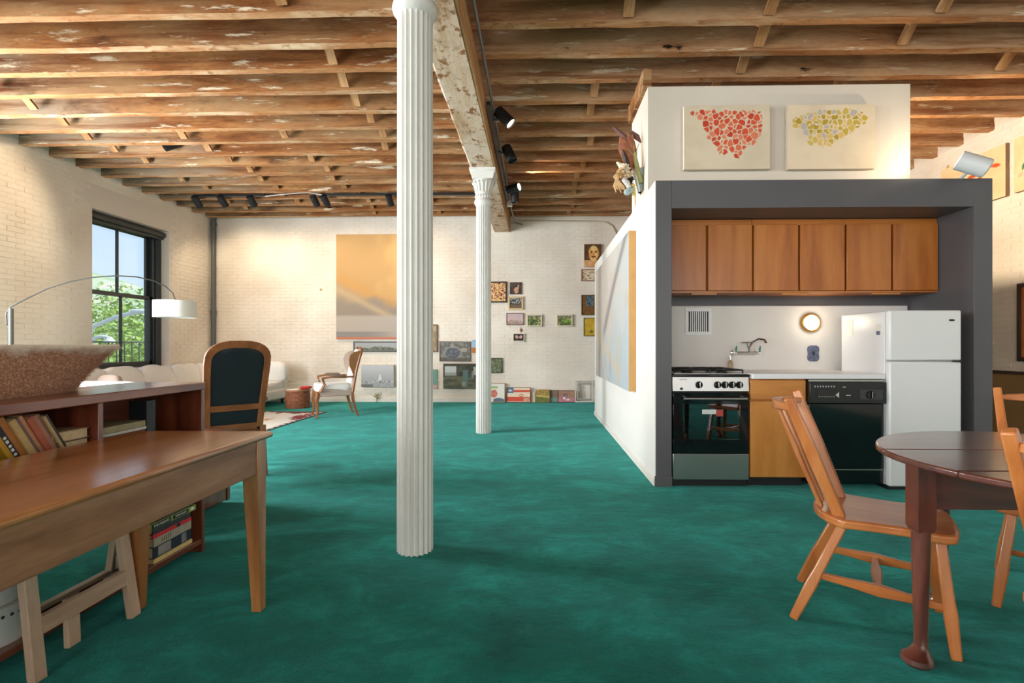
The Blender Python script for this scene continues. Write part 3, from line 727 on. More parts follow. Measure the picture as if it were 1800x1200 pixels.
# oven door with a window onto the racks
dr = MB(); x0, x1, z0, z1 = 0.006, w - 0.006, 0.268, 0.742; wx0, wx1, wz0, wz1 = 0.085, w - 0.075, 0.375, 0.655
for r in ((x0, z0, x1, wz0), (x0, wz1, x1, z1), (x0, wz0, wx0, wz1), (wx1, wz0, x1, wz1)): dr.box(r[0], 0.0, r[1], r[2], 0.045, r[3])
od = dr.build('oven_door', BLACKGLOSS, t, None, 0.002)
box('oven_window', OVENGLASS, wx0, 0.004, wz0, wx1, 0.008, wz1, od)
hd = MB(); hd.tube([(0.075, -0.045, 0.702), (w - 0.035, -0.045, 0.702)], 0.0115, 14)
for x in (0.095, w - 0.055): hd.tube([(x, 0.0, 0.712), (x, -0.03, 0.712), (x, -0.045, 0.704)], 0.008, 8)
hd.build('handle', STEEL, od, 40)
rk = MB()
for z in (0.43, 0.50, 0.57):
    for k in range(2): rk.tube([(0.09, 0.10 + k * 0.38, z), (w - 0.08, 0.10 + k * 0.38, z)], 0.003, 6)
    for k in range(13): x = 0.1 + k * (w - 0.2) / 12; rk.tube([(x, 0.10, z), (x, 0.48, z)], 0.002, 5)
tag(rk.build('oven_rack', STEEL, t), kind='stuff')
st = MB().box(0.235, 0.0025, 0.575, 0.345, 0.0035, 0.612).build('label_sticker', plain('sticker_white', rgb(205, 208, 205), 0.5), od)
MB().box(0.345, 0.0025, 0.558, 0.40, 0.0035, 0.612).build('label_sticker', plain('sticker_red', rgb(170, 64, 58), 0.5), od)
tp = MB(); tp.box(0.0, -0.004, 0.872, w, 0.60, 0.893); tp = tp.build('cooktop', BLACKGLOSS, t, None, 0.008)
MB().box(0.02, 0.03, 0.893, w - 0.02, 0.58, 0.8945).build('spill_tray', STEEL, tp)
for bx in (0.16, w - 0.16):
    for by in (0.16, 0.43):
        MB().lathe([(0.045, 0), (0.045, 0.012), (0.03, 0.018), (0.03, 0.024), (0.0, 0.026)], (bx, by, 0.894), 20).build('burner', CASTIRON, tp, 40)
for bx in (0.16, w - 0.16):
    g = MB(); q = 0.13
    for (a, b) in (((bx - q, 0.06), (bx + q, 0.06)), ((bx - q, 0.54), (bx + q, 0.54)), ((bx - q, 0.06), (bx - q, 0.54)), ((bx + q, 0.06), (bx + q, 0.54)), ((bx - q, 0.30), (bx + q, 0.30))):
        g.tube([(a[0], a[1], 0.922), (b[0], b[1], 0.922)], 0.006, 6)
    for by in (0.16, 0.43):
        for k in range(4):
            a = pi / 4 + k * pi / 2
            g.tube([(bx + 0.03 * cos(a), by + 0.03 * sin(a), 0.926), (bx + 0.12 * cos(a), by + 0.12 * sin(a), 0.922)], 0.005, 6)
    for (ax_, ay_) in ((bx - q, 0.06), (bx + q, 0.06), (bx - q, 0.54), (bx + q, 0.54)): g.tube([(ax_, ay_, 0.893), (ax_, ay_, 0.924)], 0.006, 6)
    g.build('grate', CASTIRON, tp, 50)

# refrigerator
FX0 = DWX1; FX1 = at_y(1690.5, 700, FY).x
t = thing('refrigerator', 'white top-freezer refrigerator at the right end of the kitchen', 'refrigerator', (FX0, FY, 0))
w = FX1 - FX0; ft = 1.392
box('cabinet_body', ENAMEL, 0.004, 0.065, 0.03, w - 0.004, 0.62, ft - 0.004, t, 0.006)
box('gasket', plain('gasket_rubber', rgb(200, 198, 192), 0.6), 0.012, 0.05, 0.05, w - 0.012, 0.066, ft - 0.01, t)
fz = box('freezer_door', ENAMEL, 0, 0, 1.004, w, 0.052, ft, t, 0.012)
fd = box('fridge_door', ENAMEL, 0, 0, 0.03, w, 0.052, 0.994, t, 0.012)
MB().pillow((w - 0.075, -0.001, 1.315), 0.024, 0.003, 0.0085, 0.9, 20, 8).build('oval_badge', plain('badge_grey', rgb(70, 74, 76), 0.25, metal=0.6), fz, 40)
box('hinge', BLACKMATT, w - 0.05, -0.006, 0.993, w + 0.004, 0.03, 1.005, t, 0.002)
box('toe_grille', BLACKMATT, 0.01, 0.03, 0.0, w - 0.01, 0.3, 0.03, t)
nt_ = tag(box('postcard', plain('card_white', rgb(240, 236, 226), 0.6), FX0 + 0.0015, 4.03, 1.20, FX0 + 0.004, 4.085, 1.29), 'small postcard with a violet picture on the side of the refrigerator', 'postcard')
box('picture', plain('card_violet', rgb(104, 100, 140), 0.6, 0.4, 60), FX0 + 0.0005, 4.036, 1.205, FX0 + 0.0016, 4.08, 1.235, nt_)
nt_ = tag(box('paper_note', plain('card_white', rgb(240, 236, 226), 0.6), FX0 + 0.0015, 4.38, 1.20, FX0 + 0.004, 4.5, 1.34), 'pale paper note at the back edge of the refrigerator side', 'note')

# things on the backsplash
KF = KB - 0.012
a = at_y(1204, 541, KF); b = at_y(1251, 589, KF)
t = thing('wall_vent', 'square white vent grille above the stove', 'vent', ((a.x + b.x) / 2, KF, (a.z + b.z) / 2))
hx, hz = (b.x - a.x) / 2, (a.z - b.z) / 2
vf = MB()
iw = hx * 0.74; ih = hz * 0.74
for r in ((-hx, -hz, hx, -ih), (-hx, ih, hx, hz), (-hx, -ih, -iw, ih), (iw, -ih, hx, ih)): vf.box(r[0], -0.008, r[1], r[2], 0, r[3])
vf.build('frame', ENAMEL, t, None, 0.002)
box('duct', BLACKMATT, -iw, -0.0015, -ih, iw, 0, ih, t)
for k in range(1, 10):
    x = -iw + 2 * iw * k / 10
    box('louvre', ENAMEL, x - 0.0042, -0.007, -ih, x + 0.0042, -0.002, ih, t)

fx0, fx1 = at_y(1289, 620, KF).x, at_y(1330, 620, KF).x; fz_ = at_y(1300, 620, KF).z
t = thing('wall_faucet', 'chrome wall-mounted bridge faucet over the countertop', 'faucet', ((fx0 + fx1) / 2, KF, fz_))
fw = (fx1 - fx0) / 2
b = MB()
for s in (-1, 1): b.cyl((s * fw, 0, 0), (s * fw, -0.055, 0), 0.019, 0.017, 16); b.cyl((s * fw, 0, 0), (s * fw, -0.008, 0), 0.032, 0.028, 20)
b.tube([(-fw, -0.045, 0), (fw, -0.045, 0)], 0.014, 12); b.build('body', CHROME, t, 40)
MB().tube([(0.02, -0.045, 0.0), (0.02, -0.05, 0.05), (0.04, -0.075, 0.10), (0.075, -0.12, 0.128), (0.108, -0.16, 0.118), (0.118, -0.17, 0.085)], [0.012, 0.0105, 0.010, 0.010, 0.010, 0.012], 12).build('spout', CHROME, t, 60)
for s in (-1, 1):
    MB().cyl((s * fw, -0.05, 0), (s * fw, -0.062, 0), 0.015, 0.012, 14).bar((s * fw, -0.06, 0.005), (s * fw, -0.066, 0.065), 0.016, 0.010, 0.020, 0.012).build('handle', CHROME, t, 40, 0.002)
MB().pillow((-0.005, -0.055, 0.096), 0.055, 0.035, 0.006, 0.6, 16, 6).tube([(0.015, -0.045, 0.03), (-0.005, -0.05, 0.092)], 0.005, 6).build('soap_dish', STEEL, t, 50)
p = at_y(1282, 648, KF - 0.04)
t = thing('soap_bottle', 'small clear glass soap bottle standing beside the stove below the faucet', 'bottle', (p.x, KF - 0.06, 0.898))
CLEAR = plain('clear_amber_glass', rgb(226, 210, 186), 0.05, 0.02, trans=0.85, ior=1.3)
MB().lathe([(0.0, 0.0), (0.024, 0.0), (0.026, 0.01), (0.026, 0.055), (0.02, 0.075), (0.011, 0.085), (0.011, 0.097)], n=20).build('glass_body', CLEAR, t, 40)
MB().lathe([(0.013, 0.094), (0.013, 0.112), (0.006, 0.116), (0.005, 0.13)], n=14).tube([(0, 0, 0.128), (0.022, -0.01, 0.128)], 0.004, 6).build('pump', CHROME, t, 40)
p = at_y(1424, 567, KF)
t = thing('wall_light', 'round brass-rimmed wall light glowing over the countertop', 'light', (p.x, KF, p.z), 0, rot=(pi / 2, 0, 0))
MB().lathe([(0.0, 0.0), (0.092, 0.0), (0.092, 0.016), (0.084, 0.028), (0.072, 0.030), (0.069, 0.022)], n=40).build('brass_rim', BRASS, t, 40)
MB().lathe([(0.069, 0.018), (0.068, 0.030), (0.055, 0.043), (0.03, 0.052), (0.0, 0.055)], n=32).build('diffuser', glow('lamp_glass', (1, 0.93, 0.8, 1), 3.0), t, 40)
pl = bpy.data.lights.new('wall_light_bulb', 'POINT'); pl.energy = 1.3; pl.color = (1, 0.85, 0.62); pl.shadow_soft_size = 0.05
po = bpy.data.objects.new('wall_light_bulb', pl); po.location = (p.x, KF - 0.10, p.z); COL.objects.link(po)
p = at_y(1429, 621, KF)
t = thing('switch_plate', 'ornate blue-grey ceramic switch plate under the round wall light', 'switch', (p.x, KF, p.z))
sw = MB(); hx, hz = 0.054, 0.074; out = []
for k in range(40):
    a = 2 * pi * k / 40; c, s_ = cos(a), sin(a)
    x = math.copysign(abs(c) ** 0.45, c) * hx; z = math.copysign(abs(s_) ** 0.4, s_) * hz
    x *= 1 - 0.10 * (cos(2 * pi * z / hz * 0.9) > 0.2) * (abs(c) > 0.5)
    out.append((x, z))
sw.prism(out, 0, 0.009, 0, Matrix(((1, 0, 0, 0), (0, 0, -1, 0), (0, 1, 0, 0), (0, 0, 0, 1))))
sw.build('plate', plain('delft_glaze', rgb(92, 98, 126), 0.3, 0.55, 55), t, None, 0.003)
box('toggle', BLACKMATT, -0.006, -0.022, -0.012, 0.006, -0.009, 0.014, t, 0.002)

# ================================================================== LEFT FOREGROUND
# bookcase
BKX, BKY0, BKY1, BKH, BKD = -1.815, 0.95, 2.70, 0.92, 0.385
t = thing('bookcase', 'low reddish mahogany bookcase behind the pine desk, carrying the furry bowl', 'bookcase', (BKX, BKY0, 0))
L = BKY1 - BKY0
box('top', MAHOG('y'), -BKD, 0, BKH - 0.04, 0.004, L, BKH, t, 0.004)
for y in (0.0, L - 0.024): box('side_panel', MAHOG('z'), -BKD, y, 0, 0, y + 0.024, BKH - 0.04, t, 0.002)
for y in (0.55, 1.10): box('divider', MAHOG('z'), -BKD + 0.012, y - 0.012, 0.07, -0.002, y + 0.012, BKH - 0.04, t, 0.002)
for y0, y1 in ((0.024, 0.538), (0.562, 1.088), (1.112, L - 0.024)):
    box('shelf', MAHOG('y'), -BKD + 0.012, y0, 0.640, -0.006, y1, 0.662, t, 0.002)
box('bottom_board', MAHOG('y'), -BKD + 0.012, 0.024, 0.045, -0.002, L - 0.024, 0.072, t, 0.002)
box('back_panel', MAHOG('y'), -BKD, 0.0, 0.045, -BKD + 0.012, L, BKH - 0.04, t)
SH1, SH0 = 0.662, 0.072

# low cabinet beyond it
t = thing('low_cabinet', 'low reddish cabinet on the carpet past the end of the bookcase', 'cabinet', (-2.2, 2.75, 0))
box('carcass', MAHOG('z'), -0.42, 0, 0.02, -0.012, 0.79, 0.5, t, 0.003)
box('door', MAHOG('z'), -0.012, 0.01, 0.03, 0.004, 0.745, 0.49, t, 0.003)
box('edge_strip', MAHOG('z'), -0.012, 0.757, 0.02, 0.006, 0.79, 0.5, t, 0.002)
box('top', MAHOG('y'), -0.43, -0.005, 0.5, 0.01, 0.8, 0.522, t, 0.003)

# books: local x to the reader (spine), y along the shelf
COVERS = {}
def cover(c): return plain('cover_%d_%d_%d' % c, rgb(*c), 0.5, 0.12, 25)
def book(label, col, loc, dims, flat=True, lean=0.0, group=None, yaw=0.0, strips=()):
    """flat: spine faces +X, dims = (depth, length, thickness); upright: dims = (depth, thickness, height)"""
    t = thing('book', label, 'book', loc, group=group, rot=(lean, 0, yaw))
    d, l, h = dims; m = cover(col)
    c = MB()
    if flat:
        c.box(-d, 0, 0, 0, l, 0.003); c.box(-d, 0, h - 0.003, 0, l, h); c.box(-0.004, 0, 0, 0.001, l, h)
        c.build('cover', m, t, None, 0.001)
        box('pages', PAPER, -d + 0.006, 0.004, 0.003, -0.003, l - 0.004, h - 0.003, t)
    else:
        c.box(-d, 0, 0, 0, 0.0025, h); c.box(-d, l - 0.0025, 0, 0, l, h); c.box(-0.003, 0, 0, 0.001, l, h)
        c.build('cover', m, t, None, 0.001)
        box('pages', PAPER, -d + 0.005, 0.0025, 0.003, -0.003, l - 0.0025, h - 0.004, t)
    for (y0, y1, z0, z1, cc) in strips:
        box('spine_panel', cover(cc), 0.001, y0, z0, 0.0018, y1, z1, t)
    return t
GB = 'books in the upper left bay of the bookcase'
cols = [(196, 150, 40), (32, 34, 44), (176, 116, 52), (196, 168, 110), (120, 92, 84), (200, 150, 112), (176, 92, 66), (168, 120, 96), (140, 104, 88), (184, 160, 110), (50, 52, 46)]
nm = ['yellow-edged paperback leaning leftmost in the upper bay', 'black paperback with white spine lettering leaning in the upper bay', 'ochre paperback leaning beside the black one in the upper bay',
      'straw-coloured paperback leaning in the middle of the leaning row', 'brown-grey thin book leaning right of the straw-coloured one', 'pale tan book leaning right of the brown-grey one',
      'brick-red book leaning toward the right of the leaning row', 'dusty rose book leaning between the brick-red and umber ones', 'umber paperback leaning near the right end of the leaning row',
      'cream-spined thin book second from the right of the leaning row', 'dark olive book at the right end of the leaning row']
th = [0.018, 0.022, 0.026, 0.022, 0.014, 0.016, 0.022, 0.018, 0.012, 0.010, 0.012]
y = 1.955
LEAN = radians(30)
for i in range(10, -1, -1):
    y -= th[i] / cos(LEAN)
    b = book(nm[i], cols[i], (BKX - 0.025 - 0.004 * (i % 3), y, SH1 + 0.012), (0.13, th[i], 0.205 + 0.006 * (i % 3)), False, LEAN, GB)
    if i == 1:
        for k in range(5): box('spine_mark', plain('spine_white', rgb(230, 230, 226), 0.5), 0.001, 0.006, 0.06 + 0.018 * k, 0.0016, 0.016, 0.07 + 0.018 * k + 0.002 * (k % 2), b)
def fore(label, col, z, d, l, h):       # lies flat with its spine towards the camera and its page ends towards the desk
    return book(label, col, (BKX - 0.03 - l, 1.868, z), (d, l, h), True, 0, GB, yaw=-pi / 2)
b = fore('pale grey thick book at the bottom of the stack by the divider', (186, 178, 168), SH1, 0.162, 0.172, 0.045)
box('spine_panel', cover((176, 160, 58)), 0.001, 0.09, 0.004, 0.0018, 0.14, 0.041, b)
b = fore('tan-edged paperback in the middle of the stack by the divider', (46, 46, 42), SH1 + 0.0455, 0.158, 0.168, 0.036)
for k in range(2): box('spine_line', cover((150, 134, 120)), 0.001, 0.03, 0.010 + 0.013 * k, 0.0018, 0.155, 0.013 + 0.013 * k, b)
b = fore('cream-edged paperback with a tan lettered spine on top of the stack by the divider', (176, 148, 118), SH1 + 0.082, 0.158, 0.168, 0.040)
for k in range(3):
    for j in range(2): box('spine_letter_block', BLACKMATT, 0.001, 0.045 + 0.024 * k, 0.006 + 0.017 * j, 0.0018, 0.062 + 0.024 * k, 0.019 + 0.017 * j, b)
GM = 'books in the upper right bay of the bookcase'
book('dark slim book at the bottom of the pile in the right bay', (60, 58, 62), (BKX - 0.03, 2.08, SH1), (0.18, 0.24, 0.02), True, 0, GM)
book('tan book second from bottom in the right bay pile', (150, 120, 80), (BKX - 0.032, 2.085, SH1 + 0.0205), (0.17, 0.235, 0.026), True, 0, GM)
book('dull red thin book in the middle of the right bay pile', (96, 44, 40), (BKX - 0.03, 2.08, SH1 + 0.047), (0.17, 0.24, 0.018), True, 0, GM)
book('pale grey thin book second from top in the right bay pile', (190, 186, 178), (BKX - 0.028, 2.08, SH1 + 0.0655), (0.175, 0.245, 0.012), True, 0, GM)
book('khaki hardback on top of the right bay pile', (146, 132, 96), (BKX - 0.032, 2.085, SH1 + 0.078), (0.17, 0.24, 0.028), True, 0, GM)
book('black upright album standing against the right bay of the bookcase', (24, 28, 32), (BKX - 0.035, 2.335, SH1), (0.085, 0.055, 0.195), False, 0, GM)
GLw = 'books stacked on the bottom shelf of the bookcase'
yb = 2.36; xb = BKX - 0.022; z = SH0
book('cream thin book at the very bottom of the lower stack', (216, 190, 128), (xb + 0.004, yb - 0.002, z), (0.19, 0.268, 0.022), True, 0, GLw); z += 0.0225
book('navy hardback with pale grey spine panels low in the lower stack', (38, 44, 58), (xb, yb, z), (0.18, 0.262, 0.054), True, 0, GLw, strips=[(0.03, 0.115, 0.004, 0.05, (150, 146, 142)), (0.19, 0.225, 0.004, 0.05, (126, 128, 132))]); z += 0.0545
b = book('grey-beige hardback with spine lettering in the lower stack', (170, 160, 140), (xb, yb + 0.004, z), (0.185, 0.26, 0.042), True, 0, GLw); z += 0.0425
for k in range(5): box('spine_line', BLACKMATT, 0.001, 0.05 + 0.014 * k, 0.010, 0.0016, 0.053 + 0.014 * k, 0.033, b)
book('bright red spined book in the lower stack', (206, 42, 52), (xb + 0.002, yb - 0.006, z), (0.19, 0.268, 0.020), True, 0, GLw, strips=[(0.16, 0.185, 0.001, 0.019, (30, 30, 34))]); z += 0.0205
book('charcoal book with faded lettering under the green novel', (52, 54, 58), (xb, yb - 0.004, z), (0.185, 0.262, 0.026), True, 0, GLw); z += 0.0265
b = book('green novel with white title lettering near the top of the lower stack', (142, 158, 66), (xb + 0.004, yb - 0.025, z), (0.17, 0.32, 0.028), True, 0, GLw, strips=[(0.008, 0.135, 0.002, 0.026, (22, 24, 20)), (0.15, 0.26, 0.004, 0.024, (22, 24, 20))]); z += 0.0285
SW = plain('spine_white', rgb(230, 230, 226), 0.5)
text('THE HEIGHTS', 0.017, SW, b, (0.0022, 0.072, 0.014), (pi / 2, 0, pi / 2))
text('PETER HEDGES', 0.012, SW, b, (0.0022, 0.205, 0.014), (pi / 2, 0, pi / 2))
MB().pillow((0.0018, 0.29, 0.014), 0.0008, 0.016, 0.009, 1.0, 16, 6).build('publisher_mark', SW, b)
book('dark green hardback on top of the lower stack', (60, 68, 54), (xb, yb + 0.03, z), (0.17, 0.25, 0.026), True, 0, GLw)

# crockery on the bottom shelf
CERAM = plain('glazed_white', rgb(222, 220, 212), 0.25, 0.04, 8)
t = thing('bowl', 'white patterned bowl on the bottom shelf beside the book stack', 'bowl', (BKX - 0.125, 2.215, SH0), 0, 'white bowls on the bottom shelf')
MB().lathe([(0.0, 0.0), (0.045, 0.0), (0.05, 0.012), (0.085, 0.045), (0.105, 0.078), (0.101, 0.079), (0.08, 0.047), (0.045, 0.016), (0.0, 0.012)], n=36, cap=False).build('bowl_body', CERAM, t, 50)
mk = MB()
for k in range(14):
    a = 2 * pi * k / 14
    mk.pillow((0.093 * cos(a), 0.093 * sin(a), 0.056), 0.007, 0.007, 0.008, 1.0, 8, 6)
tag(mk.build('painted_motif', plain('motif_ink', rgb(56, 62, 78), 0.4), t), kind='stuff')
t = thing('bowl', 'smaller white bowl seen past the left side of the desk leg', 'bowl', (BKX - 0.135, 2.085 + 0.04, SH0 + 0.08), 0, 'white bowls on the bottom shelf')
t.location = (BKX - 0.2, 2.155, SH0 + 0.035)
MB().lathe([(0.0, 0.0), (0.04, 0.0), (0.07, 0.04), (0.088, 0.085), (0.084, 0.086), (0.066, 0.043), (0.0, 0.012)], n=32, cap=False).build('bowl_body', CERAM, t, 50)
t.location = (BKX - 0.125, 2.215, SH0 + 0.03)
t = thing('storage_crock', 'lower of two stacked white crocks on the bottom shelf', 'crock', (BKX - 0.14, 1.735, SH0), 0, 'stacked white crocks')
MB().lathe([(0.0, 0.0), (0.105, 0.0), (0.112, 0.02), (0.122, 0.13), (0.126, 0.14), (0.118, 0.141), (0.0, 0.135)], n=40).build('crock_body', CERAM, t, 50)
for k in range(9):
    a = radians(-70 + 12 * k)
    mk = MB(); mk.pillow((0.1195 * cos(a), 0.1195 * sin(a), 0.108), 0.003, 0.006, 0.006, 0.8, 8, 6); mk.build('printed_mark', plain('motif_ink', (0, 0, 0, 1)), t)
t = thing('storage_crock', 'upper of two stacked white crocks on the bottom shelf', 'crock', (BKX - 0.14, 1.735, SH0 + 0.142), 0, 'stacked white crocks')
MB().lathe([(0.0, 0.0), (0.10, 0.0), (0.112, 0.02), (0.124, 0.10), (0.12, 0.101), (0.108, 0.022), (0.0, 0.012)], n=40, cap=False).build('crock_body', CERAM, t, 50)

# desk
DX0, DX1, DY0, DY1, DH = -1.735, -1.137, 0.70, 2.146, 0.75
t = thing('desk', 'worn pine desk with tapered legs in the left foreground', 'desk', ((DX0 + DX1) / 2, (DY0 + DY1) / 2, 0))
hx, hy = (DX1 - DX0) / 2, (DY1 - DY0) / 2
box('top', PINE('y'), -hx, -hy, DH - 0.026, hx, hy, DH, t, 0.011)
for s in (-1, 1):
    box('apron', PINE_EDGE('y'), s * (hx - 0.035) - 0.011, -hy + 0.07, DH - 0.165, s * (hx - 0.035) + 0.011, hy - 0.075, DH - 0.0265, t, 0.002)
    box('apron', PINE_EDGE('x'), -hx + 0.075, s * (hy - 0.05) - 0.011, DH - 0.165, hx - 0.075, s * (hy - 0.05) + 0.011, DH - 0.0265, t, 0.002)
    for s2 in (-1, 1):
        m_ = MB(); q = 0.033
        cx_, cy_ = s * (hx - 0.052), s2 * (hy - 0.062)
        r = lambda h_, z, ox, oy: [(cx_ + ox - h_, cy_ + oy - h_, z), (cx_ + ox + h_, cy_ + oy - h_, z), (cx_ + ox + h_, cy_ + oy + h_, z), (cx_ + ox - h_, cy_ + oy + h_, z)]
        m_.loft([r(0.020, 0.0, s * 0.012, s2 * 0.012), r(q, DH - 0.17, 0, 0), r(q, DH - 0.0265, 0, 0)])
        m_.build('leg', PINE('z'), t, None, 0.003)

# mirror stand under the desk
t = thing('mirror_stand', 'small pale wooden easel mirror standing under the pine desk', 'mirror', (-1.665, 1.835, 0), 0)
mx_ = lambda z: -0.13 * z
w = 0.2
def slab(name, y0, z0, y1, z1, wd, th_=0.026):
    m_ = MB(); m_.bar((mx_(z0), y0, z0), (mx_(z1), y1, z1), th_, wd, up=(0, 1, 0)) if False else m_.bar((mx_(z0), y0, z0), (mx_(z1), y1, z1), wd, th_, up=(1, 0, 0))
    return m_.build(name, PALE('z'), t, None, 0.003)
slab('leg', -w, 0.0, -w + 0.015, 0.66, 0.045, 0.028); slab('leg', w, 0.0, w - 0.015, 0.66, 0.045, 0.028)
rl = MB(); rl.bar((mx_(0.17), -w + 0.02, 0.17), (mx_(0.17), w - 0.02, 0.17), 0.026, 0.06); rl.build('rail', PALE('y'), t, None, 0.002)
rl = MB(); rl.bar((mx_(0.64), -w + 0.02, 0.64), (mx_(0.64), w - 0.02, 0.64), 0.026, 0.05); rl.build('rail', PALE('y'), t, None, 0.002)
MB().bar((-0.07, 0.0, 0.0), (-0.092, 0.0, 0.56), 0.05, 0.022, up=(1, 0, 0)).build('back_leg', PALE('z'), t, None, 0.003)
MIRROR = plain('mirror_silver', rgb(222, 228, 226), 0.03, 0.0, metal=1.0)
mi = MB(); z0, z1 = 0.195, 0.62; mx_ = lambda z: -0.13 * 0.4 + 0.02 * (z - 0.4); xo = 0.0
mi.add([(mx_(z0) + xo, -w + 0.025, z0), (mx_(z0) + xo, w - 0.025, z0), (mx_(z1) + xo, w - 0.035, z1), (mx_(z1) + xo, -w + 0.035, z1),
        (mx_(z0) + xo - 0.006, -w + 0.025, z0), (mx_(z0) + xo - 0.006, w - 0.025, z0), (mx_(z1) + xo - 0.006, w - 0.035, z1), (mx_(z1) + xo - 0.006, -w + 0.035, z1)],
       [(0, 1, 2, 3), (7, 6, 5, 4), (0, 4, 5, 1), (1, 5, 6, 2), (2, 6, 7, 3), (3, 7, 4, 0)])
mi.build('mirror_glass', MIRROR, t)

# furry bowl on the bookcase
t = thing('furry_bowl', 'large flared bowl wrapped in brown and white cowhide on the bookcase', 'bowl', (-2.06, 1.55, BKH))
HIDE = None
def mat_hide():
    m, nt, p = base_mat('cowhide'); setp(p, rough=0.75, sheen=0.3)
    N, Lk = nt.nodes, nt.links
    tcx = N.new('ShaderNodeTexCoord'); n = N.new('ShaderNodeTexNoise'); n.inputs['Scale'].default_value = 130; n.inputs['Detail'].default_value = 2
    r = N.new('ShaderNodeValToRGB'); e = r.color_ramp.elements
    e[0].position = 0.36; e[0].color = rgb(156, 106, 78); e[1].position = 0.68; e[1].color = rgb(222, 188, 156); e.new(0.52).color = rgb(186, 136, 104)
    Lk.new(tcx.outputs['Object'], n.inputs['Vector']); Lk.new(n.outputs['Fac'], r.inputs[0])
    s_ = N.new('ShaderNodeSeparateXYZ'); Lk.new(tcx.outputs['Object'], s_.inputs[0])
    n2 = N.new('ShaderNodeTexNoise'); n2.inputs['Scale'].default_value = 16; Lk.new(tcx.outputs['Object'], n2.inputs['Vector'])
    ma = N.new('ShaderNodeMath'); ma.operation = 'MULTIPLY_ADD'; ma.inputs[1].default_value = 0.07; Lk.new(n2.outputs['Fac'], ma.inputs[0]); Lk.new(s_.outputs['Z'], ma.inputs[2])
    mr = N.new('ShaderNodeMapRange'); mr.inputs[1].default_value = 0.195; mr.inputs[2].default_value = 0.225; Lk.new(ma.outputs[0], mr.inputs[0])
    mx2 = N.new('ShaderNodeMix'); mx2.data_type = 'RGBA'; mx2.inputs['B'].default_value = rgb(238, 228, 212)
    Lk.new(mr.outputs[0], mx2.inputs['Factor']); Lk.new(r.outputs[0], mx2.inputs['A']); Lk.new(mx2.outputs['Result'], p.inputs['Base Color'])
    return m
HIDE = mat_hide()
def sring(ax_, ay_, z, n=64, e=0.62, ox=0.0):
    out = []
    for k in range(n):
        a = 2 * pi * k / n; c, s_ = cos(a), sin(a)
        out.append(Vector((ox + math.copysign(abs(c) ** e, c) * ax_, math.copysign(abs(s_) ** e, s_) * ay_, z)))
    return out
prof = [(0.085, 0.60, 0.0), (0.095, 0.625, 0.03), (0.108, 0.67, 0.08), (0.124, 0.725, 0.13), (0.14, 0.775, 0.175), (0.15, 0.81, 0.197)]
rings = [sring(*p_) for p_ in prof] + [sring(0.144, 0.80, 0.203)] + [sring(a - 0.016, b - 0.03, z + 0.006) for a, b, z in prof[::-1]]
MB().loft(rings).build('bowl_body', HIDE, t, 60)
fur = MB(); rnd = random.Random(3); R_ = [sring(*p_, n=160) for p_ in prof]
for k in range(60000):
    i = rnd.randrange(len(R_) - 1); f = rnd.random(); j = rnd.randrange(160)
    if R_[i][j].x < -0.03: continue
    p0 = R_[i][j].lerp(R_[i + 1][j], f); p1 = R_[i][(j + 1) % 160].lerp(R_[i + 1][(j + 1) % 160], f)
    p = p0.lerp(p1, rnd.random())
    nrm = Vector((p.x * 6, p.y * 0.5, -0.3)).normalized()
    ln_ = rnd.uniform(0.010, 0.024)
    tip = p + nrm * ln_ * rnd.uniform(0.25, 0.6) + Vector((rnd.uniform(-1, 1), rnd.uniform(-1, 1), rnd.uniform(-1.0, 0.5))) * ln_ * 0.7
    sd = Vector((rnd.uniform(-1, 1), rnd.uniform(-1, 1), rnd.uniform(-1, 1))).normalized() * 0.0008
    fur.add([p - sd, p + sd, tip], [(0, 1, 2)])
for k in range(5000):
    j = rnd.randrange(160); p = R_[-1][j].lerp(R_[-1][(j + 1) % 160], rnd.random())
    tip = p + Vector((rnd.uniform(-1, 1), rnd.uniform(-1, 1), rnd.uniform(0.2, 1.0))) * rnd.uniform(0.006, 0.013)
    sd = Vector((0, 0.0007, 0))
    fur.add([p - sd, p + sd, tip], [(0, 1, 2)])
tag(fur.build('hide_hair', HIDE, t), kind='stuff')

# ================================================================== TALL-BACK ARMCHAIR SEEN FROM BEHIND
def arch_panel(pts, y0, y1): return pts
c = at_t(411, 650, 4.2)
t = thing('high_back_chair', 'high-back chair seen from behind, dark leather set in a walnut frame', 'chair', (c.x - 0.02, c.y + 0.02, 0), face(-0.72, 0.69))
# local: sitter faces -Y; the back is at y > 0 leaning to +Y with height
def bk(x, z): return Vector((x, 0.02 + 0.30 * max(0, z - 0.40) * (0.55 + 0.35 * (z - 0.4)), z))
def hwid(z): return 0.222 + 0.026 * min(1, max(0, (z - 0.4) / 0.6))
N_ = 10
outer = []; inner = []
for z in [0.42 + 0.06 * k for k in range(10)]:                # up the left side
    outer.append((-hwid(z), z)); inner.append((-(hwid(z) - 0.05), max(z, 0.60)))
for k in range(1, 16):
    a = pi - pi * k / 16
    outer.append((hwid(0.97) * math.copysign(abs(cos(a)) ** 0.75, cos(a)), 0.985 + 0.175 * sin(a) ** 0.8)); inner.append(((hwid(0.97) - 0.05) * math.copysign(abs(cos(a)) ** 0.75, cos(a)), 0.975 + 0.125 * sin(a) ** 0.8))
for z in [0.42 + 0.06 * k for k in range(10)][::-1]:
    outer.append((hwid(z), z)); inner.append(((hwid(z) - 0.05), max(z, 0.60)))
fr = MB(); vs = []; fs = []; n = len(outer)
for (o_, i_) in zip(outer, inner):
    i2 = (i_[0], o_[1] if i_[1] <= 0.601 else i_[1])
    vs += [bk(*o_) + Vector((0, 0.018, 0)), bk(*i2) + Vector((0, 0.018, 0)), bk(*i2) + Vector((0, -0.022, 0)), bk(*o_) + Vector((0, -0.022, 0))]
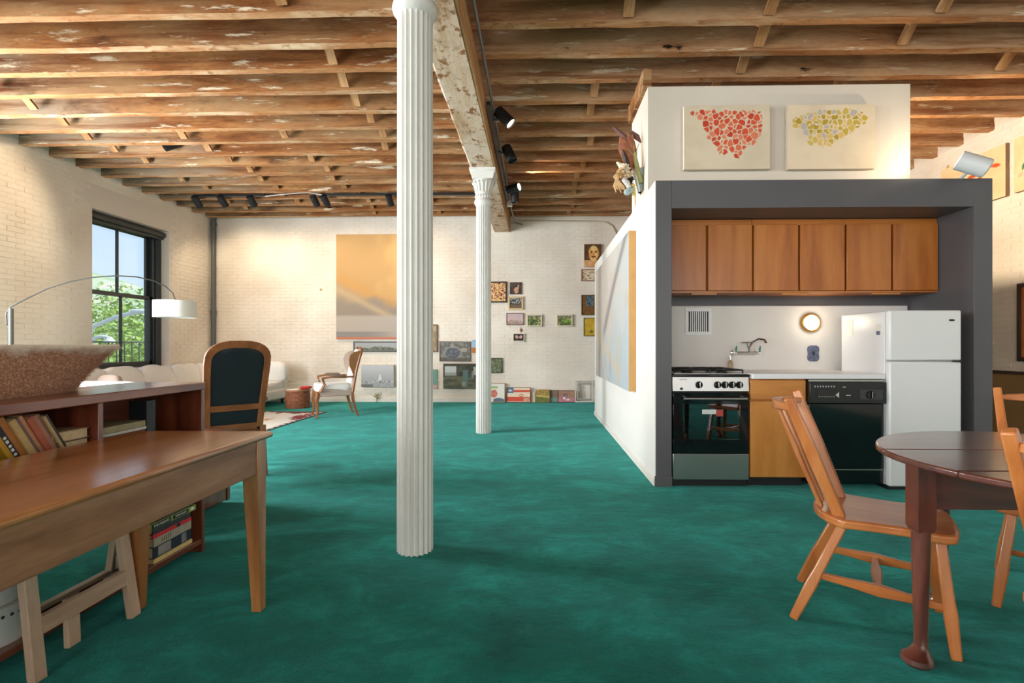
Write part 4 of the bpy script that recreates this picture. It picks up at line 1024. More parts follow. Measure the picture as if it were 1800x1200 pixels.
for k in range(n - 1):
    for j in range(4): fs.append((4 * k + j, 4 * k + (j + 1) % 4, 4 * k + 4 + (j + 1) % 4, 4 * k + 4 + j))
fs += [(0, 1, 2, 3), (4 * n - 4, 4 * n - 3, 4 * n - 2, 4 * n - 1)]
fr.add(vs, fs); fr.build('back_frame', WALNUT('z'), t, 40, 0.004)
for z0, z1, nm_ in ((0.575, 0.625, 'cross_rail'), (0.40, 0.46, 'seat_rail')):
    m_ = MB(); a = hwid(z0) - 0.045
    m_.loft([[bk(-a, z0) + Vector((0, 0.016, 0)), bk(a, z0) + Vector((0, 0.016, 0)), bk(a, z0) + Vector((0, -0.02, 0)), bk(-a, z0) + Vector((0, -0.02, 0))],
             [bk(-a, z1) + Vector((0, 0.016, 0)), bk(a, z1) + Vector((0, 0.016, 0)), bk(a, z1) + Vector((0, -0.02, 0)), bk(-a, z1) + Vector((0, -0.02, 0))]])
    m_.build(nm_, WALNUT('x'), t, None, 0.003)
pn = MB(); rows = []
for i in range(9):
    z = 0.615 + (1.099 - 0.615) * (1 - (1 - i / 8) ** 1.6); row = []
    # half width inside the frame at this height
    ww = hwid(min(z, 0.97)) - 0.042
    if z > 0.975: ww = (hwid(0.97) - 0.05) * max(0.0, 1 - min(1, ((z - 0.975) / 0.125) ** 1.25) ** 2) ** 0.375 + 0.012
    for j in range(9):
        x = -ww + 2 * ww * j / 8
        row.append(bk(x, z) + Vector((0, 0.006 + 0.006 * (1 - (x / ww) ** 2), 0)))
    rows.append(row)
vs = [v for r_ in rows for v in r_]; fs = [(i * 9 + j, i * 9 + j + 1, i * 9 + j + 10, i * 9 + j + 9) for i in range(8) for j in range(8)]
vs2 = [v + Vector((0, -0.05, 0)) for v in vs]
pn.add(vs + vs2, fs + [tuple(x + 81 for x in f[::-1]) for f in fs] + [(j, 81 + j, 82 + j, j + 1) for j in range(8)] + [(i * 9, i * 9 + 9, 81 + i * 9 + 9, 81 + i * 9) for i in range(8)] + [(i * 9 + 8, 81 + i * 9 + 8, 81 + i * 9 + 17, i * 9 + 17) for i in range(8)] + [(72 + j, 73 + j, 154 + j, 153 + j) for j in range(8)])
pn.build('back_upholstery', LEATHER, t, 60)
m_ = MB(); a = hwid(0.5) - 0.048
m_.loft([[bk(-a, 0.455) + Vector((0, 0.004, 0)), bk(a, 0.455) + Vector((0, 0.004, 0)), bk(a, 0.455) + Vector((0, -0.03, 0)), bk(-a, 0.455) + Vector((0, -0.03, 0))],
         [bk(-a, 0.58) + Vector((0, 0.004, 0)), bk(a, 0.58) + Vector((0, 0.004, 0)), bk(a, 0.58) + Vector((0, -0.03, 0)), bk(-a, 0.58) + Vector((0, -0.03, 0))]])
m_.build('lower_upholstery', LEATHER, t)
MB().pillow((0, -0.25, 0.43), 0.25, 0.25, 0.07, 0.3, 24, 10).build('seat', LEATHER, t, 60)
box('seat_frame', WALNUT('x'), -0.25, -0.5, 0.33, 0.25, 0.0, 0.395, t, 0.006)
for s in (-1, 1):
    MB().bars([(s * 0.225, 0.02, 0.43), (s * 0.225, 0.03, 0.3), (s * 0.228, 0.06, 0.12), (s * 0.23, 0.09, 0.0)], [0.045, 0.042, 0.034, 0.028], [0.045, 0.042, 0.034, 0.028]).build('leg', WALNUT('z'), t, 40, 0.003)
    MB().bars([(s * 0.225, -0.47, 0.36), (s * 0.23, -0.48, 0.25), (s * 0.225, -0.465, 0.1), (s * 0.225, -0.48, 0.0)], [0.05, 0.046, 0.034, 0.03], [0.05, 0.046, 0.034, 0.03]).build('leg', WALNUT('z'), t, 40, 0.003)
    MB().bars([bk(s * 0.235, 0.66), (s * 0.27, -0.15, 0.66), (s * 0.27, -0.32, 0.655)], [0.03, 0.035, 0.04], [0.03, 0.03, 0.035]).build('armrest', WALNUT('y'), t, 40, 0.004)
    MB().bars([(s * 0.27, -0.31, 0.65), (s * 0.268, -0.27, 0.55), (s * 0.245, -0.36, 0.38)], [0.03, 0.03, 0.035], [0.03, 0.03, 0.035]).build('arm_support', WALNUT('z'), t, 40, 0.003)

# ================================================================== WING ARMCHAIR
t = thing('wing_armchair', 'pale upholstered wing armchair with open wooden arms near the back wall', 'armchair', (-3.24, 7.98, 0), face(-0.86, -0.50))
MB().loft([[(-0.27, -0.30, 0.36), (0.27, -0.30, 0.36), (0.25, 0.25, 0.36), (-0.25, 0.25, 0.36)], [(-0.275, -0.305, 0.41), (0.275, -0.305, 0.41), (0.255, 0.25, 0.41), (-0.255, 0.25, 0.41)]]).build('seat_rail', WALNUT('x'), t, None, 0.006)
MB().pillow((0, -0.03, 0.455), 0.265, 0.275, 0.075, 0.34, 26, 12).build('seat', LINEN, t, 60)
MB().loft([[(-0.272, -0.26, 0.33), (0.272, -0.26, 0.33), (0.256, 0.25, 0.33), (-0.256, 0.25, 0.33)], [(-0.272, -0.26, 0.45), (0.272, -0.26, 0.45), (0.256, 0.25, 0.45), (-0.256, 0.25, 0.45)]]).build('side_cover', LINEN_TAUPE, t, None, 0.01)
def wb_(x, z): return Vector((x, 0.23 + 0.16 * (z - 0.45) + 0.18 * max(0, z - 0.7) ** 1.5, z))
rows = []
for i in range(13):
    z = 0.40 + 0.66 * i / 12
    ww = 0.235 + 0.02 * sin(pi * i / 12)
    if z > 0.92: ww *= (1 - ((z - 0.92) / 0.145) ** 2 * 0.75)
    rows.append([wb_(-ww, z) + Vector((0, 0.03, 0)), wb_(ww, z) + Vector((0, 0.03, 0)), wb_(ww, z) + Vector((0, -0.03, 0)), wb_(ww * 0.4, z) + Vector((0, -0.05, 0)), wb_(-ww * 0.4, z) + Vector((0, -0.05, 0)), wb_(-ww, z) + Vector((0, -0.03, 0))])
MB().loft(rows).build('backrest', LINEN, t, 50)
for s in (-1, 1):
    pts = [wb_(s * (0.245 + 0.012 * sin(pi * k / 10)), 0.38 + 0.66 * k / 10) + Vector((0, 0.012, 0)) for k in range(11)]
    pts += [wb_(s * 0.20, 1.07), wb_(s * 0.10, 1.085)]
    MB().tube(pts, [0.022] * 11 + [0.02, 0.018], 8).build('back_frame', WALNUT('z'), t, 50)
    wing = [(0.0, 0.60), (0.05, 0.70), (0.115, 0.80), (0.15, 0.90), (0.15, 0.97), (0.10, 1.02), (0.0, 1.04)]
    inn, out = [], []
    for (d, z) in wing:
        b_ = wb_(s * 0.245, z); inn.append(b_ + Vector((-s * 0.012, -d, 0))); out.append(b_ + Vector((s * 0.016 + s * d * 0.12, -d, 0)))
    k = len(wing); m_ = MB(); m_.add(inn + out, [tuple(range(k)), tuple(range(2 * k - 1, k - 1, -1))] + [(i, i + k, (i + 1) % k + k, (i + 1) % k) for i in range(k)])
    m_.build('wing', plain('wing_velvet', rgb(150, 104, 62), 0.8, 0.05, sheen=0.2) if s > 0 else LINEN_TAUPE, t, None, 0.006)
    MB().bars([wb_(s * 0.25, 0.63), (s * 0.285, 0.08, 0.625), (s * 0.295, -0.10, 0.635), (s * 0.295, -0.235, 0.61)], [0.03, 0.034, 0.038, 0.034], [0.03, 0.03, 0.028, 0.034]).build('armrest', WALNUT('y'), t, 40, 0.004)
    MB().pillow((s * 0.288, 0.0, 0.648), 0.028, 0.12, 0.02, 0.6, 14, 8).build('arm_pad', plain('arm_pad_velvet', rgb(120, 100, 86), 0.9), t, 60)
    MB().bars([(s * 0.295, -0.22, 0.60), (s * 0.292, -0.19, 0.52), (s * 0.27, -0.26, 0.40)], [0.03, 0.032, 0.038], [0.03, 0.032, 0.038]).build('arm_support', WALNUT('z'), t, 40, 0.003)
    MB().bars([(s * 0.25, -0.275, 0.38), (s * 0.262, -0.30, 0.26), (s * 0.25, -0.285, 0.10), (s * 0.258, -0.31, 0.0)], [0.055, 0.048, 0.032, 0.034], [0.055, 0.048, 0.032, 0.034]).build('leg', WALNUT('z'), t, 40, 0.003)
    MB().bars([wb_(s * 0.235, 0.40), (s * 0.235, 0.24, 0.25), (s * 0.237, 0.28, 0.10), (s * 0.24, 0.32, 0.0)], [0.045, 0.042, 0.034, 0.03], [0.045, 0.042, 0.034, 0.03]).build('leg', WALNUT('z'), t, 40, 0.003)

# ================================================================== SOFA, BASKET, RUG, ARC LAMP
SX, SFX, SYA, SYB = XL + 0.06, -4.80, 6.15, 9.72
t = thing('sofa', 'long deep white linen sofa along the window wall', 'sofa', ((SX + SFX) / 2, (SYA + SYB) / 2, 0))
hx, hy = (SFX - SX) / 2, (SYB - SYA) / 2
box('base', LINEN, -hx, -hy, 0.11, hx - 0.02, hy, 0.30, t, 0.03)
for x in (-hx + 0.1, hx - 0.14):
    for y in (-hy + 0.1, hy - 0.1): MB().cyl((x, y, 0), (x, y, 0.12), 0.022, 0.03, 10).build('leg', BLACKMATT, t)
m_ = MB(); m_.box(-hx, -hy, 0.30, -hx + 0.22, hy, 0.72); m_.build('backrest', LINEN, t, None, 0.05, 3)
for s in (-1, 1):
    m_ = MB(); m_.pillow((0.05, s * (hy - 0.06), 0.43), hx - 0.12, 0.07, 0.27 if s > 0 else 0.24, 0.45, 24, 12); m_.build('arm', LINEN, t, 60)
for k in range(3):
    y = -hy + 0.13 + (2 * hy - 0.26) / 3 * (k + 0.5)
    MB().pillow((0.10, y, 0.36), hx - 0.13, (2 * hy - 0.26) / 6 - 0.004, 0.085, 0.22, 28, 10, wob=0.01).build('seat_cushion', LINEN, t, 60)
rnd = random.Random(4)
for k in range(5):
    y = -hy + 0.16 + (2 * hy - 0.32) / 5 * (k + 0.5)
    M = Matrix.Rotation(radians(-14 + rnd.uniform(-3, 3)), 4, 'Y') @ Matrix.Rotation(rnd.uniform(-.04, .04), 4, 'X')
    MB().pillow((-hx + 0.30, y, 0.60), 0.10, (2 * hy - 0.32) / 10 + 0.005, 0.20, 0.42, 24, 14, M, wob=0.025).build('back_cushion', LINEN, t, 60)
M = Matrix.Rotation(radians(16), 4, 'X')
t2 = thing('throw_pillow', 'plump white pillow propped against the far arm of the sofa', 'pillow', (-5.06, SYB - 0.30, 0.63), 0, 'pillows on the sofa')
MB().pillow((0, 0, 0), 0.34, 0.11, 0.20, 0.55, 24, 14, M, wob=0.02).build('pillow_cover', LINEN, t2, 60)
t2 = thing('throw_pillow', 'small taupe pillow at the near end of the sofa under the window', 'pillow', (-5.75, 6.62, 0.60), 0, 'pillows on the sofa')
MB().pillow((0, 0, 0), 0.15, 0.07, 0.13, 0.6, 20, 12, Matrix.Rotation(radians(-14), 4, 'X'), wob=0.015).build('pillow_cover', LINEN_TAUPE, t2, 60)

t = thing('woven_basket', 'round brown basket-like drum table between the sofa and the wing armchair', 'basket', (-4.30, 8.93, 0))
wv = MB(); rings = []
for i in range(25):
    z = 0.30 * i / 24; rr = 0.205 + 0.004 * (i % 2) - 0.01 * abs(z - 0.15) / 0.15
    rings.append([((rr + 0.003 * ((j + i) % 2)) * cos(2 * pi * j / 48), (rr + 0.003 * ((j + i) % 2)) * sin(2 * pi * j / 48), z) for j in range(48)])
wv.loft(rings); wv.build('wicker_body', plain('wicker', rgb(142, 86, 58), 0.7, 0.35, 24, 0.3, 60), t, 30)
MB().lathe([(0.0, 0.30), (0.212, 0.30), (0.216, 0.312), (0.212, 0.325), (0.0, 0.327)], n=40).build('lid', plain('wicker_lid', rgb(158, 108, 76), 0.6, 0.2, 20), t, 40)
b = tag(box('magazine', plain('magazine_white', rgb(236, 230, 220), 0.5, 0.05), -4.44, 8.80, 0.327, -4.24, 9.02, 0.337), 'white magazine lying on the basket table', 'magazine')
box('back_page', PAPER, -4.438, 8.802, 0.325, -4.242, 9.018, 0.327, b)
b = MB().pillow((-4.19, 8.98, 0.352), 0.10, 0.075, 0.026, 0.7, 16, 8, wob=0.02).build('red_cloth', plain('red_felt', rgb(190, 50, 44), 0.85, 0.15), None, 60)
tag(b, 'crumpled red cloth lying on the basket table', 'cloth')

# rug: small tufts of colour on a woven ground
def canvas_mesh(name, w, h, fn, nx, ny, center=True, zfn=None):
    me = bpy.data.meshes.new(name); vs = []; cs = []
    x0, y0 = (-w / 2, -h / 2) if center else (0, 0)
    for j in range(ny + 1):
        for i in range(nx + 1):
            u, v = i / nx, j / ny
            vs.append((x0 + w * u, 0, y0 + h * v)); c = fn(u, v); cs.append((lin(max(0, min(255, c[0]))), lin(max(0, min(255, c[1]))), lin(max(0, min(255, c[2])))))
    fs = [(j * (nx + 1) + i, j * (nx + 1) + i + 1, (j + 1) * (nx + 1) + i + 1, (j + 1) * (nx + 1) + i) for j in range(ny) for i in range(nx)]
    me.from_pydata(vs, [], fs)
    ca = me.color_attributes.new('Col', 'FLOAT_COLOR', 'POINT')
    flat = []
    for c in cs: flat += [c[0], c[1], c[2], 1.0]
    ca.data.foreach_set('color', flat)
    me.materials.append(PAINT); me.update()
    return me
def mixc(a, b, t):
    t = max(0.0, min(1.0, t)); return tuple(x + (y - x) * t for x, y in zip(a, b))
def nz(u, v, s, seed=0, oct=3):
    return noise.fractal(Vector((u * s, v * s, seed * 7.3)), 0.9, 2.0, oct)
def sm(x, a, b):
    t = max(0.0, min(1.0, (x - a) / (b - a))); return t * t * (3 - 2 * t)
RW, RL = 1.95, 3.1           # rug: width in X, length in Y
def rugf(u, v):
    q = 40
    uu, vv = round(u * q * 1.4) / (q * 1.4), round(v * q * 2) / (q * 2)
    c = (232, 226, 214)
    c = mixc(c, (206, 134, 74), sm(nz(uu, vv * 2.2, 5.5, 2), 0.08, 0.3) * (u < 0.75) * (v < 0.80))
    edge = min(u, 1 - v, (1 - u) * 0.95)
    n_ = nz(uu, vv, 11, 3) * 0.09
    if 1 - v + n_ < 0.055: c = mixc((128, 44, 48), (96, 70, 66), sm(nz(uu, vv, 24, 5), 0, .3))
    if (1 - u) * 1.0 + n_ * 1.2 < 0.14 and 0.70 < v + n_ < 0.93: c = (140, 24, 42)
    if abs(v - 0.22) < 0.06 + n_: c = (124, 40, 46)
    if u > 0.965 or u < 0.03: c = (60, 52, 56) if int(v * 60) % 3 else (220, 214, 206)
    if u > 0.988: c = (44, 46, 48)
    return c
t = thing('rug', 'white woven rug with maroon border and orange patches under the wing armchair', 'rug', (-3.52 - RW / 2, 8.36 - RL / 2, 0.006))
o = bpy.data.objects.new('woven_field', canvas_mesh('woven_field', RW, RL, rugf, 90, 140)); COL.objects.link(o); o.parent = t; o.rotation_euler = (-pi / 2, 0, 0); o.scale = (1, 1, -1)
o.rotation_euler = (pi / 2, 0, 0); o.scale = (1, 1, -1)
box('backing', plain('rug_backing', rgb(150, 132, 116), 0.9), -RW / 2, -RL / 2, -0.005, RW / 2, RL / 2, -0.0005, t)

t = thing('arc_lamp', 'arc floor lamp with a long thin arm and white drum shade by the window', 'lamp', (0, 0, 0))
pb = at_x(19, 600, -6.18); p0 = at_t(22, 540, 5.98); p1 = at_t(205, 485.5, 6.5); p2 = at_t(308, 528, 7.15)
t.location = (pb.x, pb.y, 0); base = Vector((pb.x, pb.y, 0))
LM = plain('satin_nickel', rgb(112, 112, 108), 0.4, 0.02, metal=0.5)
MB().lathe([(0.0, 0.0), (0.14, 0.0), (0.14, 0.03), (0.03, 0.05)], n=32).build('base', LM, t, 40)
MB().cyl((0, 0, 0.03), (0, 0, p0.z - 0.02), 0.026, 0.026, 16).build('post', LM, t, 40)
q = [Vector((0.0, 0.0, p0.z - 0.22)) + Vector((-0.05, 0, 0)), Vector((-0.06, 0, p0.z - 0.08)), Vector((0.0, 0, p0.z))]
pts = list(q)
ctrl = [at_t(22, 540, 5.98), at_t(50, 523, 6.05), at_t(85, 506.5, 6.15), at_t(125, 494, 6.28), at_t(165, 487, 6.4), at_t(205, 484.5, 6.55), at_t(240, 486.5, 6.72), at_t(270, 493, 6.9), at_t(292, 504, 7.04), at_t(304, 515, 7.12), at_t(308, 527, 7.15)]
pts += [p - base for p in ctrl[1:]]
MB().tube(pts, 0.008, 8).build('arm', LM, t, 60)
sc_ = ctrl[-1] - base
MB().cyl((sc_.x, sc_.y, sc_.z + 0.01), (sc_.x, sc_.y, sc_.z - 0.08), 0.014, n=10).build('socket', LM, t)
sz0, sz1 = at_t(308, 558, 7.15).z, at_t(308, 529, 7.15).z
SHADE = plain('drum_shade_fabric', rgb(240, 238, 232), 0.8, 0.02, 8, 0.05, 60)
MB().lathe([(0.262, sz0), (0.265, sz0), (0.265, sz1), (0.262, sz1), (0.262, sz1 - 0.002), (0.0, sz1 - 0.006)], (sc_.x, sc_.y, 0), 48, cap=False).build('shade', SHADE, t, 40)

# dark riser pipe in the corner, conduit on the back wall
p = thing('riser_pipe', 'dark grey vertical pipe in the corner between window wall and back wall', 'pipe', (XL + 0.07, YB - 0.07, 0))
MB().cyl((0, 0, 0), (0, 0, ZC + 0.1), 0.042, n=16).build('pipe', PIPEGREY, p, 40)
for z in (0.9, 1.75, 3.5): MB().cyl((0, 0, z), (0, 0, z + 0.07), 0.052, n=16).build('coupling', PIPEGREY, p, 40)

# ================================================================== DINING CORNER
TCX, TCY, TA, TB = 1.80, 1.665, 0.585, 0.55
t = thing('dining_table', 'round dark mahogany table with slender legs in the right foreground', 'table', (TCX, TCY, 0))
# top in three boards with fine joints
bounds = [-TB, -0.16, 0.15, TB]
for k in range(3):
    y0, y1 = bounds[k] + 0.0006, bounds[k + 1] - 0.0006; poly = []
    n = 30
    a0, a1 = math.asin(max(-1, y0 / TB)), math.asin(min(1, y1 / TB))
    for i in range(n + 1): a = a0 + (a1 - a0) * i / n; poly.append((TA * cos(a), TB * sin(a)))
    for i in range(n + 1): a = a1 + (a0 - a1) * i / n; poly.append((-TA * cos(a), TB * sin(a)))
    clean = []
    for p_ in poly:
        if not clean or (Vector(p_) - Vector(clean[-1])).length > 1e-4: clean.append(p_)
    if (Vector(clean[0]) - Vector(clean[-1])).length < 1e-4: clean.pop()
    MB().prism(clean, 0.728, 0.75).build('top_board', DARKTABLE('x'), t, None, 0.006, 3)
def tleg(x, y, dx, dy):
    m_ = MB(); q = 0.031
    sqr = lambda h_, z, s=1.0: [(x - h_, y - h_, z), (x + h_, y - h_, z), (x + h_, y + h_, z), (x - h_, y + h_, z)]
    m_.loft([sqr(q * .8, 0.465), sqr(q, 0.48), sqr(q, 0.7275)])
    def ring(r, z, ox=0.0, oy=0.0, k=16, rx=1.0): return [(x + ox + r * rx * cos(2 * pi * i / k), y + oy + r * sin(2 * pi * i / k), z) for i in range(k)]
    d = Vector((dx, dy)).normalized() * 0.02
    m_.loft([ring(0.040, 0.0, d.x, d.y), ring(0.050, 0.012, d.x, d.y), ring(0.047, 0.028, d.x, d.y), ring(0.030, 0.045, d.x * .4, d.y * .4), ring(0.0215, 0.065), ring(0.0215, 0.12), ring(0.0255, 0.28), ring(0.0285, 0.40), ring(0.029, 0.47)])
    return m_.build('leg', DARKTABLE('z'), t, 35)
tleg(1.358 - TCX, 1.80 - TCY, -1, -0.4); tleg(2.24 - TCX, 1.80 - TCY, 1, -0.4)
tleg(1.735 - TCX, 2.185 - TCY, 0.2, 1); tleg(1.90 - TCX, 1.17 - TCY, 0, -1)
box('apron', DARKTABLE('x'), 1.385 - TCX, 0.12, 0.545, 2.21 - TCX, 0.145, 0.7275, t, 0.002)
box('gate_rail', DARKTABLE('y'), 1.735 - TCX - 0.012, 0.145, 0.60, 1.735 - TCX + 0.012, 2.155 - TCY, 0.7275, t, 0.002)
box('gate_rail', DARKTABLE('y'), 1.90 - TCX - 0.012, 1.20 - TCY, 0.60, 1.90 - TCX + 0.012, 0.12, 0.7275, t, 0.002)
cb = MB(); c = at_z(1790, 790, 0.77)
cb.box(-0.16, -0.10, 0, 0.16, 0.10, 0.013)
cb = cb.build('cutting_board', PALE('x'), None, None, 0.004); cb.location = (1.955, 1.865, 0.751); cb.rotation_euler = (0, 0, radians(-52))
tag(cb, 'thin pale wooden board lying on the round mahogany table', 'board')

def ranch_chair(label, x, y, fx, fy):
    t = thing('dining_chair', label, 'chair', (x, y, 0), face(fx, fy), 'orange maple chairs around the round table')
    half = [(0.0, 0.262), (0.05, 0.258), (0.11, 0.24), (0.165, 0.21), (0.215, 0.155), (0.213, 0.14), (0.196, 0.05), (0.190, -0.04), (0.205, -0.12), (0.208, -0.155), (0.185, -0.195), (0.11, -0.212), (0.0, -0.217)]
    poly = [(a, b) for a, b in half] + [(-a, b) for a, b in half[1:-1][::-1]]
    MB().prism(poly, 0.405, 0.44).build('seat', MAPLE('y'), t, None, 0.009, 3)
    lean = lambda z: 0.165 + 0.175 * (z - 0.44) / 0.46
    fl = lambda z: 0.150 + 0.050 * (z - 0.44) / 0.46
    for s in (-1, 1):
        MB().bars([(s * fl(0.43), lean(0.43), 0.43), (s * fl(0.68), lean(0.68), 0.68), (s * fl(0.905), lean(0.905), 0.905)], [0.036, 0.038, 0.032], [0.044, 0.048, 0.036], up=(0, 1, 0)).build('back_post', MAPLE('z'), t, 30, 0.006)
        MB().bars([(s * 0.050, lean(0.43) + 0.066, 0.43), (s * 0.060, lean(0.66) + 0.070, 0.66), (s * 0.068, lean(0.855) + 0.072, 0.855)], [0.032, 0.042, 0.018], [0.016, 0.020, 0.014], up=(0, 1, 0)).build('spindle', MAPLE('z'), t, 30, 0.004)
    pts = [(0.188 * k / 5, lean(0.862) + 0.085 * (1 - (k / 5) ** 2) - 0.004, 0.862) for k in range(-5, 6)]
    MB().bars(pts, [0.018 + 0.02 * (1 - abs(k) / 5) for k in range(-5, 6)], [0.022 + 0.024 * (1 - abs(k) / 5) ** 0.6 for k in range(-5, 6)]).build('crest_rail', MAPLE('x'), t, 40, 0.004)
    ends = {}
    for s in (-1, 1):
        for fr_, (a, b) in (('f', ((s * 0.145, -0.15, 0.408), (s * 0.195, -0.190, 0.0))), ('r', ((s * 0.140, 0.15, 0.408), (s * 0.195, 0.325, 0.0)))):
            A, B = Vector(a), Vector(b); ends[(s, fr_)] = (A, B)
            m_ = MB().bars([A, A.lerp(B, 0.5), A.lerp(B, 0.62), B], [0.034, 0.036, 0.042, 0.032], [0.034, 0.036, 0.042, 0.032], up=(0, 1, 0))
            m_.build('leg', MAPLE('z'), t, 30, 0.006)
    P = lambda s, f_, z: ends[(s, f_)][0].lerp(ends[(s, f_)][1], 1 - z / 0.408)
    for s in (-1, 1):
        a, b = P(s, 'f', 0.17), P(s, 'r', 0.19)
        MB().bars([a, a.lerp(b, .3), a.lerp(b, .5), a.lerp(b, .7), b], [0.020, 0.022, 0.030, 0.022, 0.018], [0.026, 0.032, 0.044, 0.032, 0.024]).build('stretcher', MAPLE('y'), t, 30, 0.004)
    a = P(-1, 'f', 0.17).lerp(P(-1, 'r', 0.19), 0.5); b = P(1, 'f', 0.17).lerp(P(1, 'r', 0.19), 0.5)
    MB().bars([a, a.lerp(b, .3), a.lerp(b, .5), a.lerp(b, .7), b], [0.022, 0.030, 0.040, 0.030, 0.022], [0.020, 0.022, 0.026, 0.022, 0.020]).build('stretcher', MAPLE('x'), t, 30, 0.004)
    return t
ranch_chair('maple chair left of the round table, its whole leaning back and seat in view', 1.434, 2.08, 0.855, -0.52)
ranch_chair('maple chair behind the round table, cut by the right edge of the picture', 2.244, 2.198, -0.68, -0.73)
ranch_chair('maple chair nearest the camera at the right edge, in front of the round table', 1.60, 1.335, 0.82, 0.57)

# ================================================================== PAINTINGS
def painting(label, cx, cz, w, h, fn, where, cat='painting', name='painting', frame=None, fw=0.03, depth=0.03, group=None, nx=None, ny=None, edge=(200, 190, 172), tilt=0.0, rz=0.0, lift=0.0, mat_col=None, yaw=0.0):
    """frame None: bare canvas on its stretcher; where gives the wall point of the picture's back centre"""
    t = thing(name, label, cat, where, group=group, rot=(tilt, yaw, rz))
    nx = nx or max(10, int(w * 110)); ny = ny or max(10, int(h * 110))
    iw, ih = (w, h) if frame is None else (w - 2 * fw, h - 2 * fw)
    d = depth if frame is None else depth * 0.6
    o = bpy.data.objects.new('canvas', canvas_mesh('canvas', iw, ih, fn, nx, ny)); COL.objects.link(o); o.parent = t; o.location = (0, -d - 0.0006, 0)
    box('stretcher', plain('canvas_edge_%d_%d_%d' % edge, rgb(*edge), 0.7), -iw / 2, -d, -ih / 2, iw / 2, -0.001, ih / 2, t)
    if frame is not None:
        m = plain('frame_%d_%d_%d' % frame, rgb(*frame), 0.4, 0.12, 20); m_ = MB()
        for r in ((-w / 2, -h / 2, w / 2, -h / 2 + fw), (-w / 2, h / 2 - fw, w / 2, h / 2), (-w / 2, -h / 2 + fw, -w / 2 + fw, h / 2 - fw), (w / 2 - fw, -h / 2 + fw, w / 2, h / 2 - fw)):
            m_.box(r[0], -depth, r[1], r[2], 0, r[3])
        m_.build('frame', m, t, None, 0.003)
    return t
def on_back(label, x0, y0, x1, y1, fn, **kw):
    d = kw.get('depth', 0.03); Y = YB - 0.012
    a, b = at_y(x0, y0, Y - d), at_y(x1, y1, Y - d)
    return painting(label, 0, 0, b.x - a.x, a.z - b.z, fn, ((a.x + b.x) / 2, Y, (a.z + b.z) / 2), **kw)
GB_ = 'small pictures on the back wall'
# --- large abstract
def f_gold(u, v):
    c = mixc((196, 156, 104), (212, 170, 112), sm(nz(u, v, 2, 1), -.3, .3))
    d = v - (0.62 - 0.42 * u)
    c = mixc(c, (172, 150, 128), sm(-d, -0.12, 0.25))
    c = mixc(c, (202, 152, 88), 0.8 * math.exp(-((d + 0.02) / 0.06) ** 2))
    c = mixc(c, (150, 136, 124), sm(0.40 - v + nz(u, v, 4, 2) * .05, 0, 0.10))
    c = mixc(c, (190, 166, 132), 0.8 * math.exp(-((v - (0.48 - 0.42 * u)) / 0.035) ** 2))
    if v < 0.24: c = mixc(c, (178, 166, 156), sm(0.24 - v, 0, 0.03) * (1 if v > 0.06 else 0) * (1 - sm(u - (0.85 + (v - .2)), 0, .1)))
    if v < 0.075: c = mixc((142, 136, 132), (196, 178, 164), sm(u, 0.3, 1.0))
    if v < 0.022: c = (200, 116, 88)
    return c
on_back('large gold and grey abstract canvas on the back wall behind the near column', 591, 412, 741, 596, f_gold, depth=0.04, nx=110, ny=130)
def f_pano(u, v):
    c = mixc((150, 154, 158), (176, 178, 180), v)
    hill = 0.30 + 0.22 * math.exp(-((u - 0.52) / 0.2) ** 2) + nz(u, 0, 9, 3) * 0.08
    if v < hill: c = mixc((84, 92, 76), (132, 136, 120), sm(nz(u, v * .3, 18, 4), -.2, .3))
    if v < 0.12: c = (118, 122, 118)
    return c
on_back('long narrow grey landscape in a dark frame behind the wing armchair', 621, 600, 712, 618.5, f_pano, frame=(44, 40, 38), fw=0.022, depth=0.025, group=GB_)
def f_city(u, v):
    c = mixc((168, 170, 174), (196, 198, 202), sm(v, 0.2, 1))
    if v < 0.30 + nz(u, 0, 16, 5) * 0.14: c = mixc((120, 122, 126), (214, 214, 214), sm(nz(u, v, 26, 6), -.2, .3))
    if abs(u - 0.58) < 0.06 * (1 - (v - .3) / .35) and 0.3 < v < 0.58: c = (222, 222, 222)
    if v < 0.17: c = mixc((172, 174, 178), (146, 150, 152), sm(nz(u * .4, v, 22, 7), -.1, .3))
    if v < 0.12 and u < 0.36: c = (110, 112, 108)
    return c
on_back('pale grey city view canvas hanging low right of the wing armchair', 635, 641, 692, 680, f_city, depth=0.06, group=GB_)
tanf = lambda base, dark, s, seed: (lambda u, v: mixc(base, dark, sm(nz(u, v, s, seed), -.2, .35)))
on_back('narrow tan picture half hidden by the near column', 740, 570, 769, 618.5, tanf((190, 166, 130), (150, 128, 100), 4, 8), frame=(112, 82, 56), fw=0.025, group=GB_)
def f_fig(u, v):
    c = mixc((110, 108, 104), (142, 138, 130), sm(nz(u, v, 7, 9), -.3, .3))
    e = ((u - 0.42) / 0.26) ** 2 + ((v - 0.42) / 0.30) ** 2
    if e < 1: c = mixc((88, 92, 100), (120, 124, 130), sm(nz(u, v, 12, 10), -.2, .3))
    if 1 <= e < 1.14: c = (170, 172, 174)
    if (u - 0.4) ** 2 + (v - 0.82) ** 2 * .4 < 0.004: c = (158, 152, 146)
    if (u - 0.8) ** 2 + (v - 0.58) ** 2 < 0.012: c = (166, 160, 150)
    if v < 0.14: c = mixc(c, (92, 88, 84), .6)
    return c
on_back('dark grey picture of a seated figure between the two columns', 772.5, 600, 827, 635, f_fig, frame=(86, 78, 72), fw=0.012, depth=0.025, group=GB_, yaw=radians(0.4))
